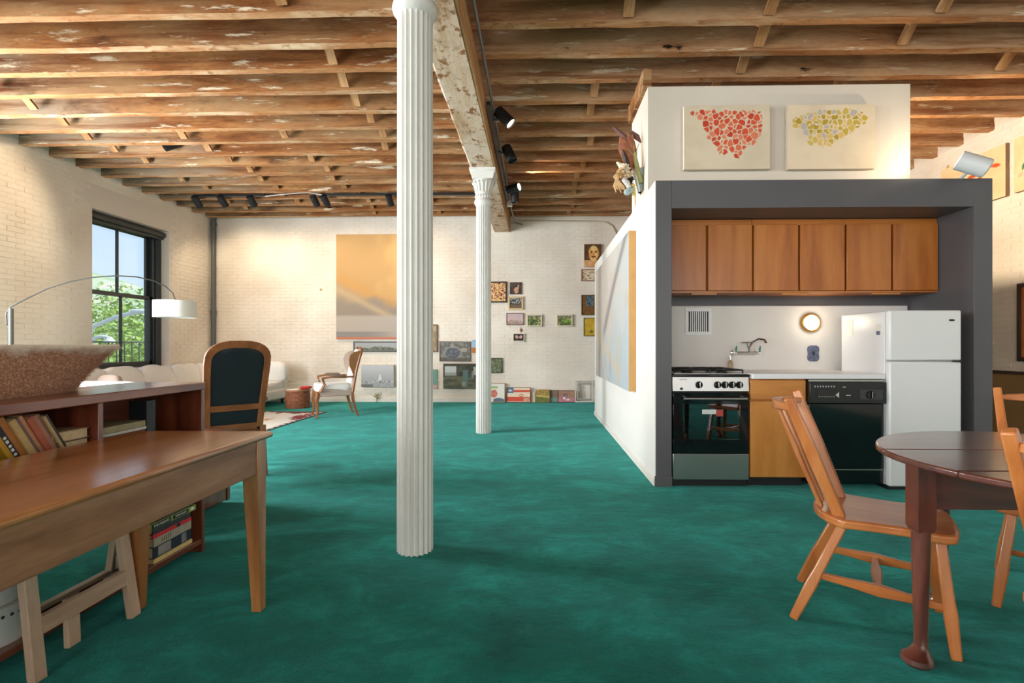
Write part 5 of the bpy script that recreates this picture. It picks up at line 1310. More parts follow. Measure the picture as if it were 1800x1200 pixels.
on_back('small sky-blue and orange picture peeking out left of the far column', 829, 597, 852, 620, lambda u, v: mixc((150, 186, 214), (200, 206, 204), nz(u, v, 6, 1) + .3) if v > .38 + .05 * sin(u * 9) else mixc((206, 140, 72), (176, 108, 52), nz(u, v, 8, 2) + .4), depth=0.025, group=GB_)
def f_room(u, v):
    c = mixc((64, 66, 58), (88, 90, 76), sm(nz(u, v, 6, 11), -.3, .3))
    if v < 0.5: c = mixc((84, 88, 74), (112, 112, 92), sm(nz(u, v * 2, 5, 12), -.3, .3))
    if 0.04 < u < 0.36 and 0.52 < v < 0.9: c = mixc((156, 160, 158), (196, 200, 200), sm(v, .6, .7))
    if 0.82 < u < 1 and 0.55 < v < 0.88: c = (176, 178, 172)
    if abs(u - 0.60) < 0.07 and 0.1 < v < 0.75: c = (96, 124, 122)
    if abs(u - 0.56) < 0.05 and 0.1 < v < 0.28: c = (150, 152, 136)
    if abs(u - 0.8) < 0.03 and 0.45 < v < 0.72: c = (136, 142, 150)
    if v > 0.93: c = (74, 66, 54)
    return c
on_back('dark green interior scene with two pale windows, hung low between the columns', 779, 639, 844, 683.5, f_room, depth=0.03, group=GB_)
on_back('teal and pink sliver of a picture beside the near column, low on the wall', 745, 649, 768, 683, lambda u, v: (112, 160, 150) if v > .2 else (204, 164, 158), depth=0.03, group=GB_)
def f_floral(u, v):
    n_ = nz(u, v, 11, 13); k = nz(u, v, 16, 14)
    c = (236, 204, 138)
    if n_ > 0.05: c = (150, 62, 66)
    if n_ > 0.22: c = (108, 38, 54)
    if k > 0.28: c = (206, 128, 90)
    return c
on_back('red and yellow floral picture in a dark frame beside the far column', 852, 494.5, 891, 531.5, f_floral, frame=(52, 36, 30), fw=0.028, depth=0.03, group=GB_)
def f_hand(u, v):
    c = mixc((68, 56, 54), (92, 76, 68), sm(nz(u, v, 5, 15), -.3, .3))
    if ((u - .55) / .18) ** 2 + ((v - .35) / .25) ** 2 < 1 + nz(u, v, 9, 16) or (abs(u - .70 - (v - .6) * .1) < .06 and .35 < v < .78): c = mixc((222, 170, 142), (196, 140, 112), nz(u, v, 8, 3) + .3)
    return c
on_back('dark square picture with a pale pink shape, upper of the cluster by the far column', 896, 496, 917, 517, f_hand, depth=0.025, group=GB_)
def f_still(u, v):
    c = mixc((82, 74, 64), (120, 104, 84), sm(v + nz(u, v, 8, 17) * .3, .2, .5) * -1 + 1)
    if v > .45 and nz(u, v, 14, 18) > .14: c = (204, 206, 208)
    if .4 < v < .8 and nz(u, v, 10, 19) < -.16: c = (44, 50, 56)
    return c
on_back('brown still-life picture in a cream frame below the square dark picture', 893.5, 520.5, 919.5, 544, f_still, frame=(226, 196, 142), fw=0.028, depth=0.04, group=GB_)
def f_sea(u, v):
    c = mixc((222, 190, 184), (206, 180, 184), v)
    if v < 0.45 * (1 - abs(u - .4) * .8) + nz(u, v, 10, 20) * .1: c = mixc((156, 132, 122), (200, 176, 162), sm(nz(u, v, 16, 21), -.2, .3))
    if abs(u - .74) < .05 and v > .3: c = mixc(c, (176, 182, 206), .6)
    return c
on_back('pink seascape picture left of the two green landscapes', 890, 550, 920.5, 571, f_sea, frame=(128, 92, 78), fw=0.012, depth=0.03, group=GB_)
def f_green(seed):
    def f(u, v):
        c = mixc((62, 84, 48), (112, 132, 66), sm(nz(u, v, 6, seed), -.25, .3))
        if v > .72: c = mixc((84, 100, 82), (128, 134, 110), nz(u, v, 7, seed + 1) + .4)
        if nz(u, v, 5, seed + 2) > .22: c = (178, 164, 118)
        if seed > 30 and .35 < v < .6 and u > .4: c = mixc(c, (126, 172, 62), .7)
        return c
    return f
on_back('small green landscape in a cream frame beside the pink seascape', 926, 552.5, 952.5, 573.5, f_green(22), frame=(226, 212, 186), fw=0.022, depth=0.05, group=GB_)
on_back('small bright green landscape hanging alone to the right of its twin', 978.5, 552.5, 1006.5, 573.5, f_green(33), frame=(226, 212, 186), fw=0.022, depth=0.05, group=GB_)
def f_fly(u, v):
    c = mixc((52, 36, 32), (74, 54, 46), nz(u, v, 8, 40) + .4)
    x = abs(u - .5)
    if ((x - .2) / .16) ** 2 + ((v - .55 - .3 * (x - .2)) / .24) ** 2 < 1: c = mixc((214, 186, 178), (176, 142, 136), nz(u, v, 14, 41) + .4)
    return c
on_back('small butterfly picture in a white frame below the pink seascape', 901.5, 585.5, 922, 600, f_fly, frame=(226, 218, 204), fw=0.016, depth=0.035, group=GB_, yaw=radians(1.5))
on_back('dark green plant picture in a thin black frame low beside the far column', 852, 629, 883, 655.5, lambda u, v: mixc((88, 94, 76), (142, 150, 110), sm(nz(u * 2.2, v, 8, 42), 0, .3)), frame=(36, 36, 34), fw=0.014, depth=0.03, group=GB_)
def f_port(u, v):
    c = mixc((84, 56, 32), (120, 84, 46), nz(u, v, 6, 43) + .4)
    e = ((u - .55) / .30) ** 2 + ((v - .60) / .33) ** 2
    if e < 1:
        c = mixc((214, 150, 84), (238, 200, 132), sm(nz(u, v, 7, 44), -.2, .3))
        if abs(v - .66) < .035 and (abs(u - .44) < .06 or abs(u - .68) < .06): c = (86, 52, 30)
        if abs(v - .44) < .03 and abs(u - .56) < .12: c = (120, 62, 36)
        if abs(u - .57) < .025 and .5 < v < .64: c = (176, 112, 58)
        if v > .82: c = (226, 196, 130)
    elif v < .30: c = mixc((206, 148, 96), (224, 176, 130), nz(u, v, 6, 45) + .4)
    return c
on_back('golden-brown portrait of a face, highest picture on the right of the back wall', 1027, 429, 1057, 469, f_port, depth=0.04, group=GB_)
on_back('small pale landscape in a thin red-brown frame under the golden portrait', 1022, 473, 1052, 493.5, lambda u, v: mixc((222, 206, 178), (150, 128, 98), sm(nz(u * .7, v, 9, 46), .02, .3)), frame=(150, 92, 66), fw=0.014, depth=0.05, group=GB_)
def f_doors(u, v):
    c = mixc((104, 70, 36), (136, 92, 46), nz(u * 2, v, 7, 47) + .4)
    if .25 < u < .75 and v > .45: c = mixc((46, 66, 78), (120, 146, 154), sm(nz(u * 3, v, 9, 48), -.1, .3))
    return c
on_back('brown picture with a dark blue window, beside the partition edge', 1022, 518, 1052, 553.5, f_doors, frame=(86, 62, 36), fw=0.018, depth=0.04, group=GB_)
on_back('mustard yellow picture with a small animal, below the brown one by the partition', 1026, 558.5, 1056, 590.5, lambda u, v: (120, 96, 60) if ((u - .45) ** 2 + (v - .22) ** 2 * 1.5) < .012 else mixc((196, 158, 44), (214, 180, 70), nz(u, v, 4, 49) + .4), frame=(92, 84, 52), fw=0.014, depth=0.03, group=GB_)

# leaning along the foot of the wall
def leaning(label, x0, y0, x1, y1, fn, lean=0.10, dist=0.10, **kw):
    Y = YB - 0.02 - dist
    a, b = at_y(x0, y0, Y), at_y(x1, y1, Y); w, h = b.x - a.x, max(0.2, a.z - 0.008)
    return painting(label, 0, 0, w, h, fn, ((a.x + b.x) / 2, Y + dist * 0.45, h / 2 * cos(lean) + 0.006), tilt=-lean, **kw)
GL_ = 'pictures leaning on the foot of the back wall'
def f_hat(u, v):
    c = (236, 232, 224)
    if .1 < u < .56 and .74 < v < .84: c = (150, 186, 120)
    if .12 < u < .54 and .62 < v < .74: c = (232, 224, 200)
    if ((u - .34) / .21) ** 2 + ((v - .44) / .22) ** 2 < 1: c = mixc((222, 140, 116), (196, 104, 98), nz(u, v, 8, 50) + .4)
    if v < .20 and u > .28 and v < .2 * (1.2 - abs(u - .62) * 1.4): c = (98, 116, 132)
    return c
leaning('white-matted print of a person in a hat, left of the flag picture', 858, 673, 887.5, 711, f_hat, frame=(186, 152, 112), fw=0.012, depth=0.03, group=GL_)
def f_flag(u, v):
    r, w_ = (214, 84, 66), (236, 216, 190)
    band = int((1 - v) * 6.2)
    c = r if band in (1, 4, 5) else w_
    if v > .62 and u < .28:
        c = (92, 120, 156)
        a = atan2(v - .8, (u - .13) * .9); rr = sqrt((v - .8) ** 2 + ((u - .13) * .9) ** 2)
        if rr < .045 + .04 * max(0, cos(5 * (a - pi / 2))): c = (240, 236, 228)
    if abs(sqrt((u - .62) ** 2 + ((v - .46) * .8) ** 2) - .07) < .02: c = (206, 100, 80)
    if u > .72 and v < .3 and nz(u, v, 26, 51) > .0: c = (214, 186, 160)
    return mixc(c, (210, 170, 140), .25 * max(0, nz(u, v, 9, 52)))
leaning('red and white striped flag picture with a blue starred corner', 890.5, 680.5, 932.5, 712, f_flag, frame=(120, 86, 66), fw=0.01, depth=0.03, group=GL_, nx=80, ny=60)
leaning('plain cream canvas edge leaning between the flag picture and the olive one', 931, 688, 941, 712, lambda u, v: mixc((214, 196, 176), (196, 172, 150), nz(u, v, 4, 53) + .4), dist=0.05, depth=0.02, group=GL_)
def f_olive(u, v):
    c = mixc((150, 124, 64), (186, 158, 92), sm(nz(u, v, 9, 54), -.2, .3))
    if v < .55 - .15 * u: c = mixc((128, 124, 62), (104, 112, 60), nz(u, v, 6, 55) + .4)
    if abs(v - .52 + .12 * u) < .05: c = (206, 186, 110)
    return c
leaning('olive and gold landscape canvas leaning on the wall', 942.5, 684.5, 966, 712.5, f_olive, edge=(120, 84, 50), depth=0.04, group=GL_)
leaning('grey-green picture half hidden behind the olive canvas', 962, 685.5, 982, 712, lambda u, v: (120, 150, 140) if v < .35 else mixc((142, 120, 100), (120, 104, 92), nz(u, v, 4, 56) + .4), dist=0.06, frame=(104, 84, 70), fw=0.01, depth=0.02, group=GL_)
def f_vase(u, v):
    c = mixc((182, 138, 116), (164, 118, 96), nz(u, v, 4, 57) + .4)
    if v < .38: c = mixc((206, 140, 150), (188, 118, 132), nz(u, v, 6, 58) + .4)
    if ((u - .46) / .16) ** 2 + ((v - .58) / .22) ** 2 < 1: c = mixc((120, 88, 104), (168, 132, 146), sm(nz(u, v, 14, 59), -.1, .3))
    if abs(u - .38) < .06 and .2 < v < .45: c = (240, 232, 226)
    if (u - .6) ** 2 + (v - .22) ** 2 < .008: c = (236, 228, 224)
    return c
leaning('pink-brown still life with a vase leaning right of the grey-green picture', 980, 686, 1011, 712.5, f_vase, frame=(96, 76, 66), fw=0.01, depth=0.03, group=GL_)
t = thing('empty_frame', 'empty white picture frame leaning at the end of the partition', 'frame', (at_y(1027, 700, YB - 0.12).x, YB - 0.08, 0.225), rot=(-0.12, 0, 0))
WF = plain('white_frame_paint', rgb(216, 212, 204), 0.5, 0.06)
for (k, w_, h_, d_) in ((0, 0.36, 0.43, 0.0), (1, 0.28, 0.33, -0.012)):
    m_ = MB(); f_ = 0.024
    for r in ((-w_ / 2, -h_ / 2, w_ / 2, -h_ / 2 + f_), (-w_ / 2, h_ / 2 - f_, w_ / 2, h_ / 2), (-w_ / 2, -h_ / 2 + f_, -w_ / 2 + f_, h_ / 2 - f_), (w_ / 2 - f_, -h_ / 2 + f_, w_ / 2, h_ / 2 - f_)): m_.box(r[0], d_ - 0.022, r[1], r[2], d_, r[3])
    m_.build('outer_frame' if k == 0 else 'inner_frame', WF if k == 0 else plain('grey_frame_paint', rgb(176, 172, 164), 0.5), t, None, 0.003)
c = at_y(915.5, 580, YB - 0.02)
t = thing('wall_ornament', 'tiny brown ornament hung above the butterfly picture', 'ornament', (c.x, YB - 0.006, c.z))
MB().pillow((0, -0.015, 0), 0.022, 0.014, 0.034, 0.9, 14, 10).build('ornament_body', plain('ornament_clay', rgb(150, 104, 78), 0.6, 0.2, 60), t, 60)
MB().tube([(0, -0.012, 0.03), (0, -0.006, 0.05), (0, 0, 0.055)], 0.004, 6).build('hook', BRASS, t)
c = at_y(662, 700, YB - 0.05)
t = thing('plant_sprig', 'small green weed-like sprig at the foot of the back wall', 'plant', (c.x, YB - 0.06, 0.0))
rnd = random.Random(8)
MB().tube([(0, 0, 0), (0.01, 0, 0.12)], 0.006, 6).build('stem', plain('stem_green', rgb(110, 120, 70), 0.7), t)
for k in range(14):
    a = rnd.uniform(0, 2 * pi); e = rnd.uniform(0.1, 1.1); L_ = rnd.uniform(0.06, 0.13); z = rnd.uniform(0.04, 0.13)
    d = Vector((cos(a) * cos(e), sin(a) * cos(e) * 0.4 - 0.2, sin(e))).normalized(); s_ = Vector((-sin(a), 0.1, 0.2)) * 0.016
    p = Vector((0.005, 0, z)); m_ = MB(); m_.add([p, p + d * L_ * .5 + s_, p + d * L_, p + d * L_ * .5 - s_], [(0, 1, 2, 3)]); m_.build('leaf', plain('leaf_olive', rgb(132, 142, 86), 0.6, 0.2), t)

# --- collage pictures above the kitchen
def collage(outline, cols, bgc, seed, scale, gap=0.10):
    rnd = random.Random(seed); sites = []
    n = scale
    for j in range(n):
        for i in range(int(n * 1.35)):
            sites.append(((i + rnd.uniform(.08, .92)) / (n * 1.35), (j + rnd.uniform(.08, .92)) / n, rnd.choice(cols), rnd.random()))
    grid = {}
    for s in sites: grid.setdefault((int(s[0] * 8), int(s[1] * 8)), []).append(s)
    def inside(u, v):
        k = False; m = len(outline); j = m - 1
        for i in range(m):
            (x1, y1), (x2, y2) = outline[i], outline[j]
            if (y1 > v) != (y2 > v) and u < (x2 - x1) * (v - y1) / (y2 - y1) + x1: k = not k
            j = i
        return k
    keep = {}
    gx, gy = sum(q[0] for q in outline) / len(outline), sum(q[1] for q in outline) / len(outline)
    outline = [(gx + (q[0] - gx) * 1.05, gy + (q[1] - gy) * 1.04) for q in outline]
    def f(u, v):
        best = []
        gi, gj = int(u * 8), int(v * 8)
        for a in (-1, 0, 1):
            for b in (-1, 0, 1):
                for s in grid.get((gi + a, gj + b), ()):
                    best.append((max(0.0, ((u - s[0]) * 1.36) ** 2 + (v - s[1]) ** 2 + (s[3] - .5) * .6 / n ** 2), s))
        best.sort(key=lambda q: q[0])
        d1, d2 = sqrt(best[0][0]), sqrt(best[1][0]); s = best[0][1]
        if s not in keep: keep[s] = inside(s[0], s[1]) and 0.05 < s[0] < 0.93 and s[1] < 0.92
        base = mixc(bgc, (bgc[0] - 10, bgc[1] - 10, bgc[2] - 10), nz(u, v, 3, seed) + .3)
        if not keep[s] or d2 - d1 < gap / n: return base
        return mixc(s[2], (255, 230, 200), .12 * s[3])
    return f
RED = collage([(.09, .91), (.30, .95), (.62, .98), (.92, .88), (.93, .62), (.88, .47), (.78, .36), (.62, .22), (.50, .24), (.36, .38), (.27, .55), (.25, .72)], [(206, 74, 46), (214, 86, 56), (222, 128, 96), (196, 66, 42), (218, 112, 80)], (224, 208, 182), 5, 13, 0.16)
YEL = collage([(.06, .72), (.16, .88), (.40, .95), (.70, .96), (.90, .84), (.84, .66), (.72, .56), (.58, .44), (.50, .34), (.36, .33), (.22, .45), (.16, .60)], [(196, 168, 66), (206, 180, 88), (178, 152, 50), (188, 180, 172), (222, 186, 112)], (232, 214, 186), 9, 13, 0.16)
UYF = UY - 0.03
for (x0, x1, y0, y1, fn, lab) in ((1202.5, 1353.5, 186, 296.5, RED, 'cream canvas with red-orange paper shards, left of the two above the kitchen'), (1385, 1538.5, 184.5, 296, YEL, 'cream canvas with yellow and grey shards, right of the two above the kitchen')):
    a, b = at_y(x0, y0, UY - 0.06), at_y(x1, y1, UY - 0.06)
    painting(lab, 0, 0, b.x - a.x, a.z - b.z, fn, ((a.x + b.x) / 2, UY - 0.022, (a.z + b.z) / 2), depth=0.036, nx=190, ny=140, edge=(216, 202, 180), group='collage canvases')
# --- long abstract on the partition
def f_long(u, v):          # u = 0 far end, 1 near end
    c = mixc((184, 172, 162), (176, 180, 180), sm(u + nz(u, v, 3, 60) * .4, .2, .9))
    c = mixc(c, (156, 172, 182), .6 * sm(.55 - v + nz(u, v, 4, 61) * .35, 0, .4) * sm(u, .1, .5))
    d = u - (.12 + .80 * v ** 1.5)
    c = mixc(c, (112, 108, 110), .75 * math.exp(-((d - .02) / .055) ** 2) * sm(v, .3, .45))
    c = mixc(c, (176, 164, 142), .4 * sm(nz(u * 1.5, v * .6, 6, 62), .1, .35))
    if v < .46 and u < .8: c = mixc(c, (190, 168, 140), .6 * math.exp(-((v - (.44 - .45 * u)) / .05) ** 2))
    c = mixc(c, (120, 138, 160), .7 * sm(nz(u * 6, v * .7, 4, 63), .12, .3) * sm(.42 - v, 0, .15) * (1 - sm(u, .45, .7)))
    return c
y0p = at_x(1118, 500, KX0).y; y1p = at_x(1047.5, 500, KX0 - 0.07).y
zt = at_x(1105, 405, KX0 - 0.07).z; zb = at_x(1105, 688, KX0 - 0.07).z
painting('long pale blue-grey abstract canvas on the side of the kitchen partition', 0, 0, y1p - y0p, zt - zb, f_long, (KX0 - 0.001, (y0p + y1p) / 2, (zt + zb) / 2), depth=0.066, nx=150, ny=110, rz=-pi / 2, edge=(204, 156, 92))
# --- right wall
def f_petal(col):
    def f(u, v):
        c = mixc((226, 196, 152), (236, 208, 164), nz(u, v, 3, 70) + .4)
        for k in range(9):
            a = k * 0.7 + .3; cx_, cy_ = .18 + .085 * k, .30 + .055 * k + .10 * sin(k * 2.1)
            du, dv = u - cx_, v - cy_; x = du * cos(a) + dv * sin(a); y = -du * sin(a) + dv * cos(a)
            if (x / .075) ** 2 + (y / .036) ** 2 < 1: return col if k % 3 else (206, 178, 160)
        return c
    return f
for (xa, xb, ya, yb_, col, lab) in ((1768, 1655, 250, 346.5, (204, 84, 48), 'cream canvas with red petal shapes high on the right wall'), (1850, 1783, 0, 0, (70, 128, 84), 'cream canvas with green petal shapes high on the right wall, cut by the frame')):
    q0, q1 = at_x(xa, 300, XR - 0.05).y, at_x(xb, 300, XR - 0.05).y
    painting(lab, 0, 0, q1 - q0, 0.60, f_petal(col), (XR - 0.008, (q0 + q1) / 2, 3.115), depth=0.045, rz=-pi / 2, nx=70, ny=60, edge=(150, 116, 86), group='petal canvases')
q1 = at_x(1788, 560, XR - 0.03).y
painting('orange picture in a dark brown frame on the right wall', 0, 0, 0.75, 0.86, lambda u, v: mixc((206, 132, 66), (188, 112, 52), nz(u, v, 4, 72) + .4), (XR - 0.008, q1 - 0.375, 1.375), frame=(58, 34, 24), fw=0.045, depth=0.03, rz=-pi / 2, nx=30, ny=30)
t = thing('large_canvas', 'large brown canvas with a dark top edge leaning on the right wall', 'canvas', (XR - 0.12, 5.05, 0), rot=(0, 0.10, 0))
box('canvas_panel', plain('brown_canvas', rgb(150, 116, 74), 0.7, 0.08, 3), -0.03, -1.5, 0.0, 0.0, 1.3, 0.80, t)
box('frame_rail', plain('frame_58_34_24', rgb(58, 34, 24)), -0.04, -1.5, 0.80, 0.004, 1.3, 0.835, t, 0.003)
m_ = MB(); m_.add([(-0.031, 0.55, 0.0), (-0.031, 0.10, 0.80), (-0.031, -1.4, 0.80), (-0.031, -1.4, 0.0)], [(0, 1, 2, 3)]); m_.build('painted_band', plain('brown_canvas_dark', rgb(122, 88, 54), 0.7, 0.08, 3), t)

# ================================================================== SPOTLIGHTS AND TRACKS
def spot(label, pos, aim, length=0.17, r=0.055, lit=True, power=0, col=GREYTRACK, group='black track spotlights', size=60, mount=None):
    pos, aim = Vector(pos), Vector(aim); d = (aim - pos).normalized()
    q = d.to_track_quat('Z', 'Y')
    t = thing('spotlight', label, 'spotlight', pos, group=group); t.rotation_mode = 'QUATERNION'; t.rotation_quaternion = q
    MB().lathe([(0.0, -length * .5), (r * .8, -length * .5), (r, -length * .45), (r, length * .5), (r - 0.006, length * .5), (r - 0.008, length * .42), (0.0, length * .40)], n=28, cap=False).build('can', col, t, 40)
    MB().lathe([(0.0, length * .41), (r - 0.008, length * .43)], n=24, cap=True).build('lens', glow('spot_lens', (1, 0.86, 0.62, 1), 6.0) if lit else BLACKGLOSS, t)
    inv = (Matrix.Translation(pos) @ q.to_matrix().to_4x4()).inverted()
    if mount is not None: MB().tube([inv @ Vector(mount), inv @ (Vector(mount).lerp(pos, .5) + Vector((0, 0, -0.01))), inv @ (pos - d * length * 0.2)], 0.012, 8).build('mount_arm', col, t, 50)
    if power:
        l = bpy.data.lights.new('spotlight_bulb', 'SPOT'); l.energy = power; l.color = (1.0, 0.80, 0.54); l.spot_size = radians(size); l.spot_blend = 0.6; l.shadow_soft_size = 0.03
        o = bpy.data.objects.new('spotlight_bulb', l); o.location = pos + d * (length * .5 + 0.02); o.rotation_euler = (-d).to_track_quat('Z', 'Y').to_euler(); COL.objects.link(o)
    return t
# track along the beam's right face
TX = BX1 + 0.05
t = thing('light_track', 'dark lighting track and conduit along the right side of the beam', 'track', (TX, 0, 3.52))
box('rail', GREYTRACK, -0.018, 4.95, -0.018, 0.018, 8.3, 0.018, t)
MB().tube([(0.03, 1.0, 0.06), (0.03, 3.0, 0.06), (0.03, 6.6, 0.06), (0.03, 9.0, 0.03), (0.06, 9.75, 0.0), (0.2, YB - 0.03, -0.02)], 0.013, 8).build('conduit', GALV, t, 60)
box('junction_box', ENAMEL, -0.02, 8.35, -0.06, 0.07, 8.47, 0.03, t, 0.004)
s1 = at_t(886, 206, 5.3); s2 = at_t(895, 270, 6.15); s3 = at_t(903, 331, 7.5); s4 = at_t(905, 345, 7.65)
spot('lit black spotlight on the beam track, nearest the camera', s1, (0.95, 5.1, 2.2), 0.215, 0.062, power=80, mount=(TX, s1.y, 3.51), size=85)
spot('unlit-looking black spotlight on the beam track, second from the camera', s2, s2 + Vector((0.25, -0.15, -0.55)), 0.215, 0.062, lit=False, mount=(TX, s2.y, 3.51))
spot('lit black spotlight pointing sideways on the beam track near the far column', s3, s3 + Vector((0.7, -0.42, 0.06)), 0.21, 0.062, power=60, mount=(TX, s3.y, 3.51), size=90)
spot('black spotlight pointing straight down beneath the sideways one', s4, s4 + Vector((0.02, 0.05, -1)), 0.19, 0.062, lit=False, mount=(TX, s4.y, 3.51))
# track across the left bay
TY = 8.35
za = at_y(500, 343, TY).z
t = thing('light_track', 'dark lighting track across the joists of the left bay', 'track', (0, TY, za))
box('rail', GREYTRACK, at_y(340, 345, TY).x, -0.018, -0.018, at_y(466, 345, TY).x, 0.018, 0.018, t)
box('rail', GREYTRACK, at_y(575, 345, TY).x, -0.018, -0.018, at_y(836, 345, TY).x, 0.018, 0.018, t)
MB().tube([at_y(466, 345, TY) - Vector((0, TY, za)), at_y(500, 341, TY) - Vector((0, TY, za)), at_y(540, 338, TY) - Vector((0, TY, za)), at_y(575, 344, TY) - Vector((0, TY, za))], 0.009, 6).build('cable', ENAMEL, t, 60)
names = ['leftmost of the six spotlights on the left-bay track', 'second from the left on the left-bay track, aimed at the floor corner', 'third from the left on the left-bay track, beside the cable',
         'fourth from the left on the left-bay track, one of a close pair', 'fifth from the left on the left-bay track, right one of the close pair', 'rightmost of the spotlights on the left-bay track, next to the near column']
for k, (px, dx, pw) in enumerate(((344, 0.1, 75), (389.5, 0.2, 0), (441, 0.15, 60), (552, 0.2, 42), (570.5, 0.2, 0), (684, 0.1, 48))):
    p = at_y(px, 346.5, TY); p = Vector((p.x, TY + 0.03, za - 0.085))
    spot('black spotlight, ' + names[k], p, p + Vector((dx, 0.85, -0.95)), 0.19, 0.055, False, pw, mount=(p.x - 0.05, TY, za), size=105)
p = at_y(302, 254, 6.45)
spot('black spotlight tucked between the joists over the window wall', p, p + Vector((-0.9, -0.75, -0.75)), 0.2, 0.06, False, 110, group=None, mount=(p.x + 0.05, p.y + 0.1, 3.75), size=95)
t['group'] = 'lighting tracks'
# white spot on the kitchen top
p = at_t(1711, 289, 3.80)
aim = Vector((-0.80, 0.42, 0.50))
t = spot('white cylinder spotlight clamped to the top of the kitchen box', p, p + aim, 0.20, 0.071, True, 0, plain('white_lamp_paint', rgb(214, 216, 214), 0.35, 0.02), group=None, mount=(p.x + 0.02, KY + 0.02, KT))
l = bpy.data.lights.new('kitchen_top_bulb', 'SPOT'); l.energy = 15; l.color = (1.0, 0.80, 0.56); l.spot_size = radians(125); l.spot_blend = 0.7; l.shadow_soft_size = 0.025
o = bpy.data.objects.new('kitchen_top_bulb', l); o.location = p + aim.normalized() * 0.12; o.rotation_euler = (-aim).to_track_quat('Z', 'Y').to_euler(); COL.objects.link(o)
spot('black spotlight standing on the kitchen roof behind the upper block, facing the right wall', (3.0, 5.25, 2.57), (5.37, 6.0, 2.80), power=230, group=None, size=125, mount=(2.98, 5.3, KT + 0.002))

# conduit on the back wall at the right
t = thing('wall_conduit', 'thin conduit along the top of the back wall bending down at the partition', 'conduit', (0, YB - 0.02, 0))
a = at_y(915, 389, YB - 0.02); pts = [at_y(x, y, YB - 0.02) - Vector((0, YB - 0.02, 0)) for x, y in ((912, 388.5), (980, 388.5), (1050, 389), (1066, 391), (1076, 397), (1082, 408), (1084, 425), (1084, 480))]
MB().tube(pts, 0.016, 8).build('conduit', plain('painted_conduit', rgb(206, 192, 170), 0.5), t, 60)

# ================================================================== WALL SCONCE WITH DRIED FLOWERS
c = at_x(1128, 300, KX0 - 0.06)
t = thing('wall_vase', 'grey metal cone vase fixed to the side of the upper block', 'vase', (KX0, 4.50, 0))
zv0, zv1 = at_x(1133, 323, KX0 - 0.03).z, at_x(1130, 280, KX0 - 0.05).z
def hring(r, z, n=20): return [(-r * sin(pi * k / n) * 1.0, r * cos(pi * k / n), z) for k in range(n + 1)]
MB().loft([hring(0.035, zv0), hring(0.085, zv1), hring(0.080, zv1), hring(0.032, zv0 + 0.01)], cap=False).build('cone', plain('zinc', rgb(112, 116, 108), 0.45, 0.12, 20, metal=0.5), t, 40)
box('back_plate', plain('zinc', (0, 0, 0, 1)), -0.004, -0.08, zv0, 0, 0.08, zv1 + 0.01, t)
b = thing('dried_bouquet', 'dried leaves and seed heads spilling from the wall vase by the kitchen', 'bouquet', (KX0 - 0.05, 4.50, 0))
def loc(px, py, y=4.50): return at_y(px, py, y) - Vector(b.location)
def leafm(name, pts, ws, mat, curl=0.02):
    """curved leaf blade with a midrib fold"""
    m_ = MB(); P = [Vector(p) for p in pts]; n = len(P); vs = []
    for i in range(n):
        d = (P[min(i + 1, n - 1)] - P[max(i - 1, 0)]).normalized(); s_ = d.cross(Vector((0.25, 1, 0.1))).normalized(); up_ = s_.cross(d)
        vs += [P[i] - s_ * ws[i] + up_ * curl, P[i], P[i] + s_ * ws[i] + up_ * curl]
    top = len(vs); vs += [v + Vector((0, 0.003, 0)) for v in vs]
    fs = []
    for i in range(n - 1):
        for j in range(2):
            q = (3 * i + j, 3 * i + j + 1, 3 * i + j + 4, 3 * i + j + 3); fs += [q, tuple(x + top for x in q[::-1])]
    m_.add(vs, fs); return m_.build(name, mat, b, 60)
LB = plain('dry_leaf_brown', rgb(140, 82, 52), 0.7, 0.3, 30); LP = plain('dry_leaf_plum', rgb(104, 66, 60), 0.7, 0.3, 30); LT = plain('dry_leaf_tan', rgb(206, 168, 118), 0.7, 0.25, 30); LW = plain('dry_seed_cream', rgb(228, 210, 182), 0.8, 0.25, 40); LG = plain('dry_stem_green', rgb(146, 142, 88), 0.7, 0.2, 30); LK = plain('dry_leaf_dark', rgb(52, 38, 32), 0.7, 0.3, 30)
leafm('leaf', [loc(1122, 300), loc(1112, 270), loc(1098, 240), loc(1078, 222)], [0.004, 0.03, 0.028, 0.012], LP)
leafm('leaf', [loc(1116, 300, 4.47), loc(1104, 280, 4.46), loc(1096, 258, 4.45), loc(1092, 240, 4.45)], [0.01, 0.045, 0.05, 0.02], LB)
leafm('leaf', [loc(1118, 290, 4.46), loc(1112, 268, 4.46), loc(1107, 250, 4.45), loc(1106, 236, 4.45)], [0.01, 0.04, 0.045, 0.02], LB)
leafm('leaf', [loc(1104, 240, 4.46), loc(1112, 234, 4.46), loc(1120, 240, 4.46), loc(1127, 250, 4.46)], [0.012, 0.03, 0.026, 0.004], LP)
leafm('leaf', [loc(1108, 300, 4.44), loc(1102, 288, 4.44), loc(1098, 274, 4.44), loc(1094, 262, 4.44)], [0.012, 0.022, 0.02, 0.004], LK)
leafm('leaf', [loc(1107, 312, 4.42), loc(1100, 300, 4.42), loc(1094, 292, 4.42), loc(1084, 284, 4.42)], [0.02, 0.034, 0.03, 0.008], LW)
for k in range(7):
    leafm('leaf', [loc(1098 - k, 296, 4.42), loc(1086 - 2 * k * .5, 310, 4.42), loc(1080 + 2.2 * k, 326, 4.42), loc(1083 + 3 * k, 338 - (k % 3) * 5, 4.42)], [0.01, 0.014, 0.012, 0.003], LT, 0.004)
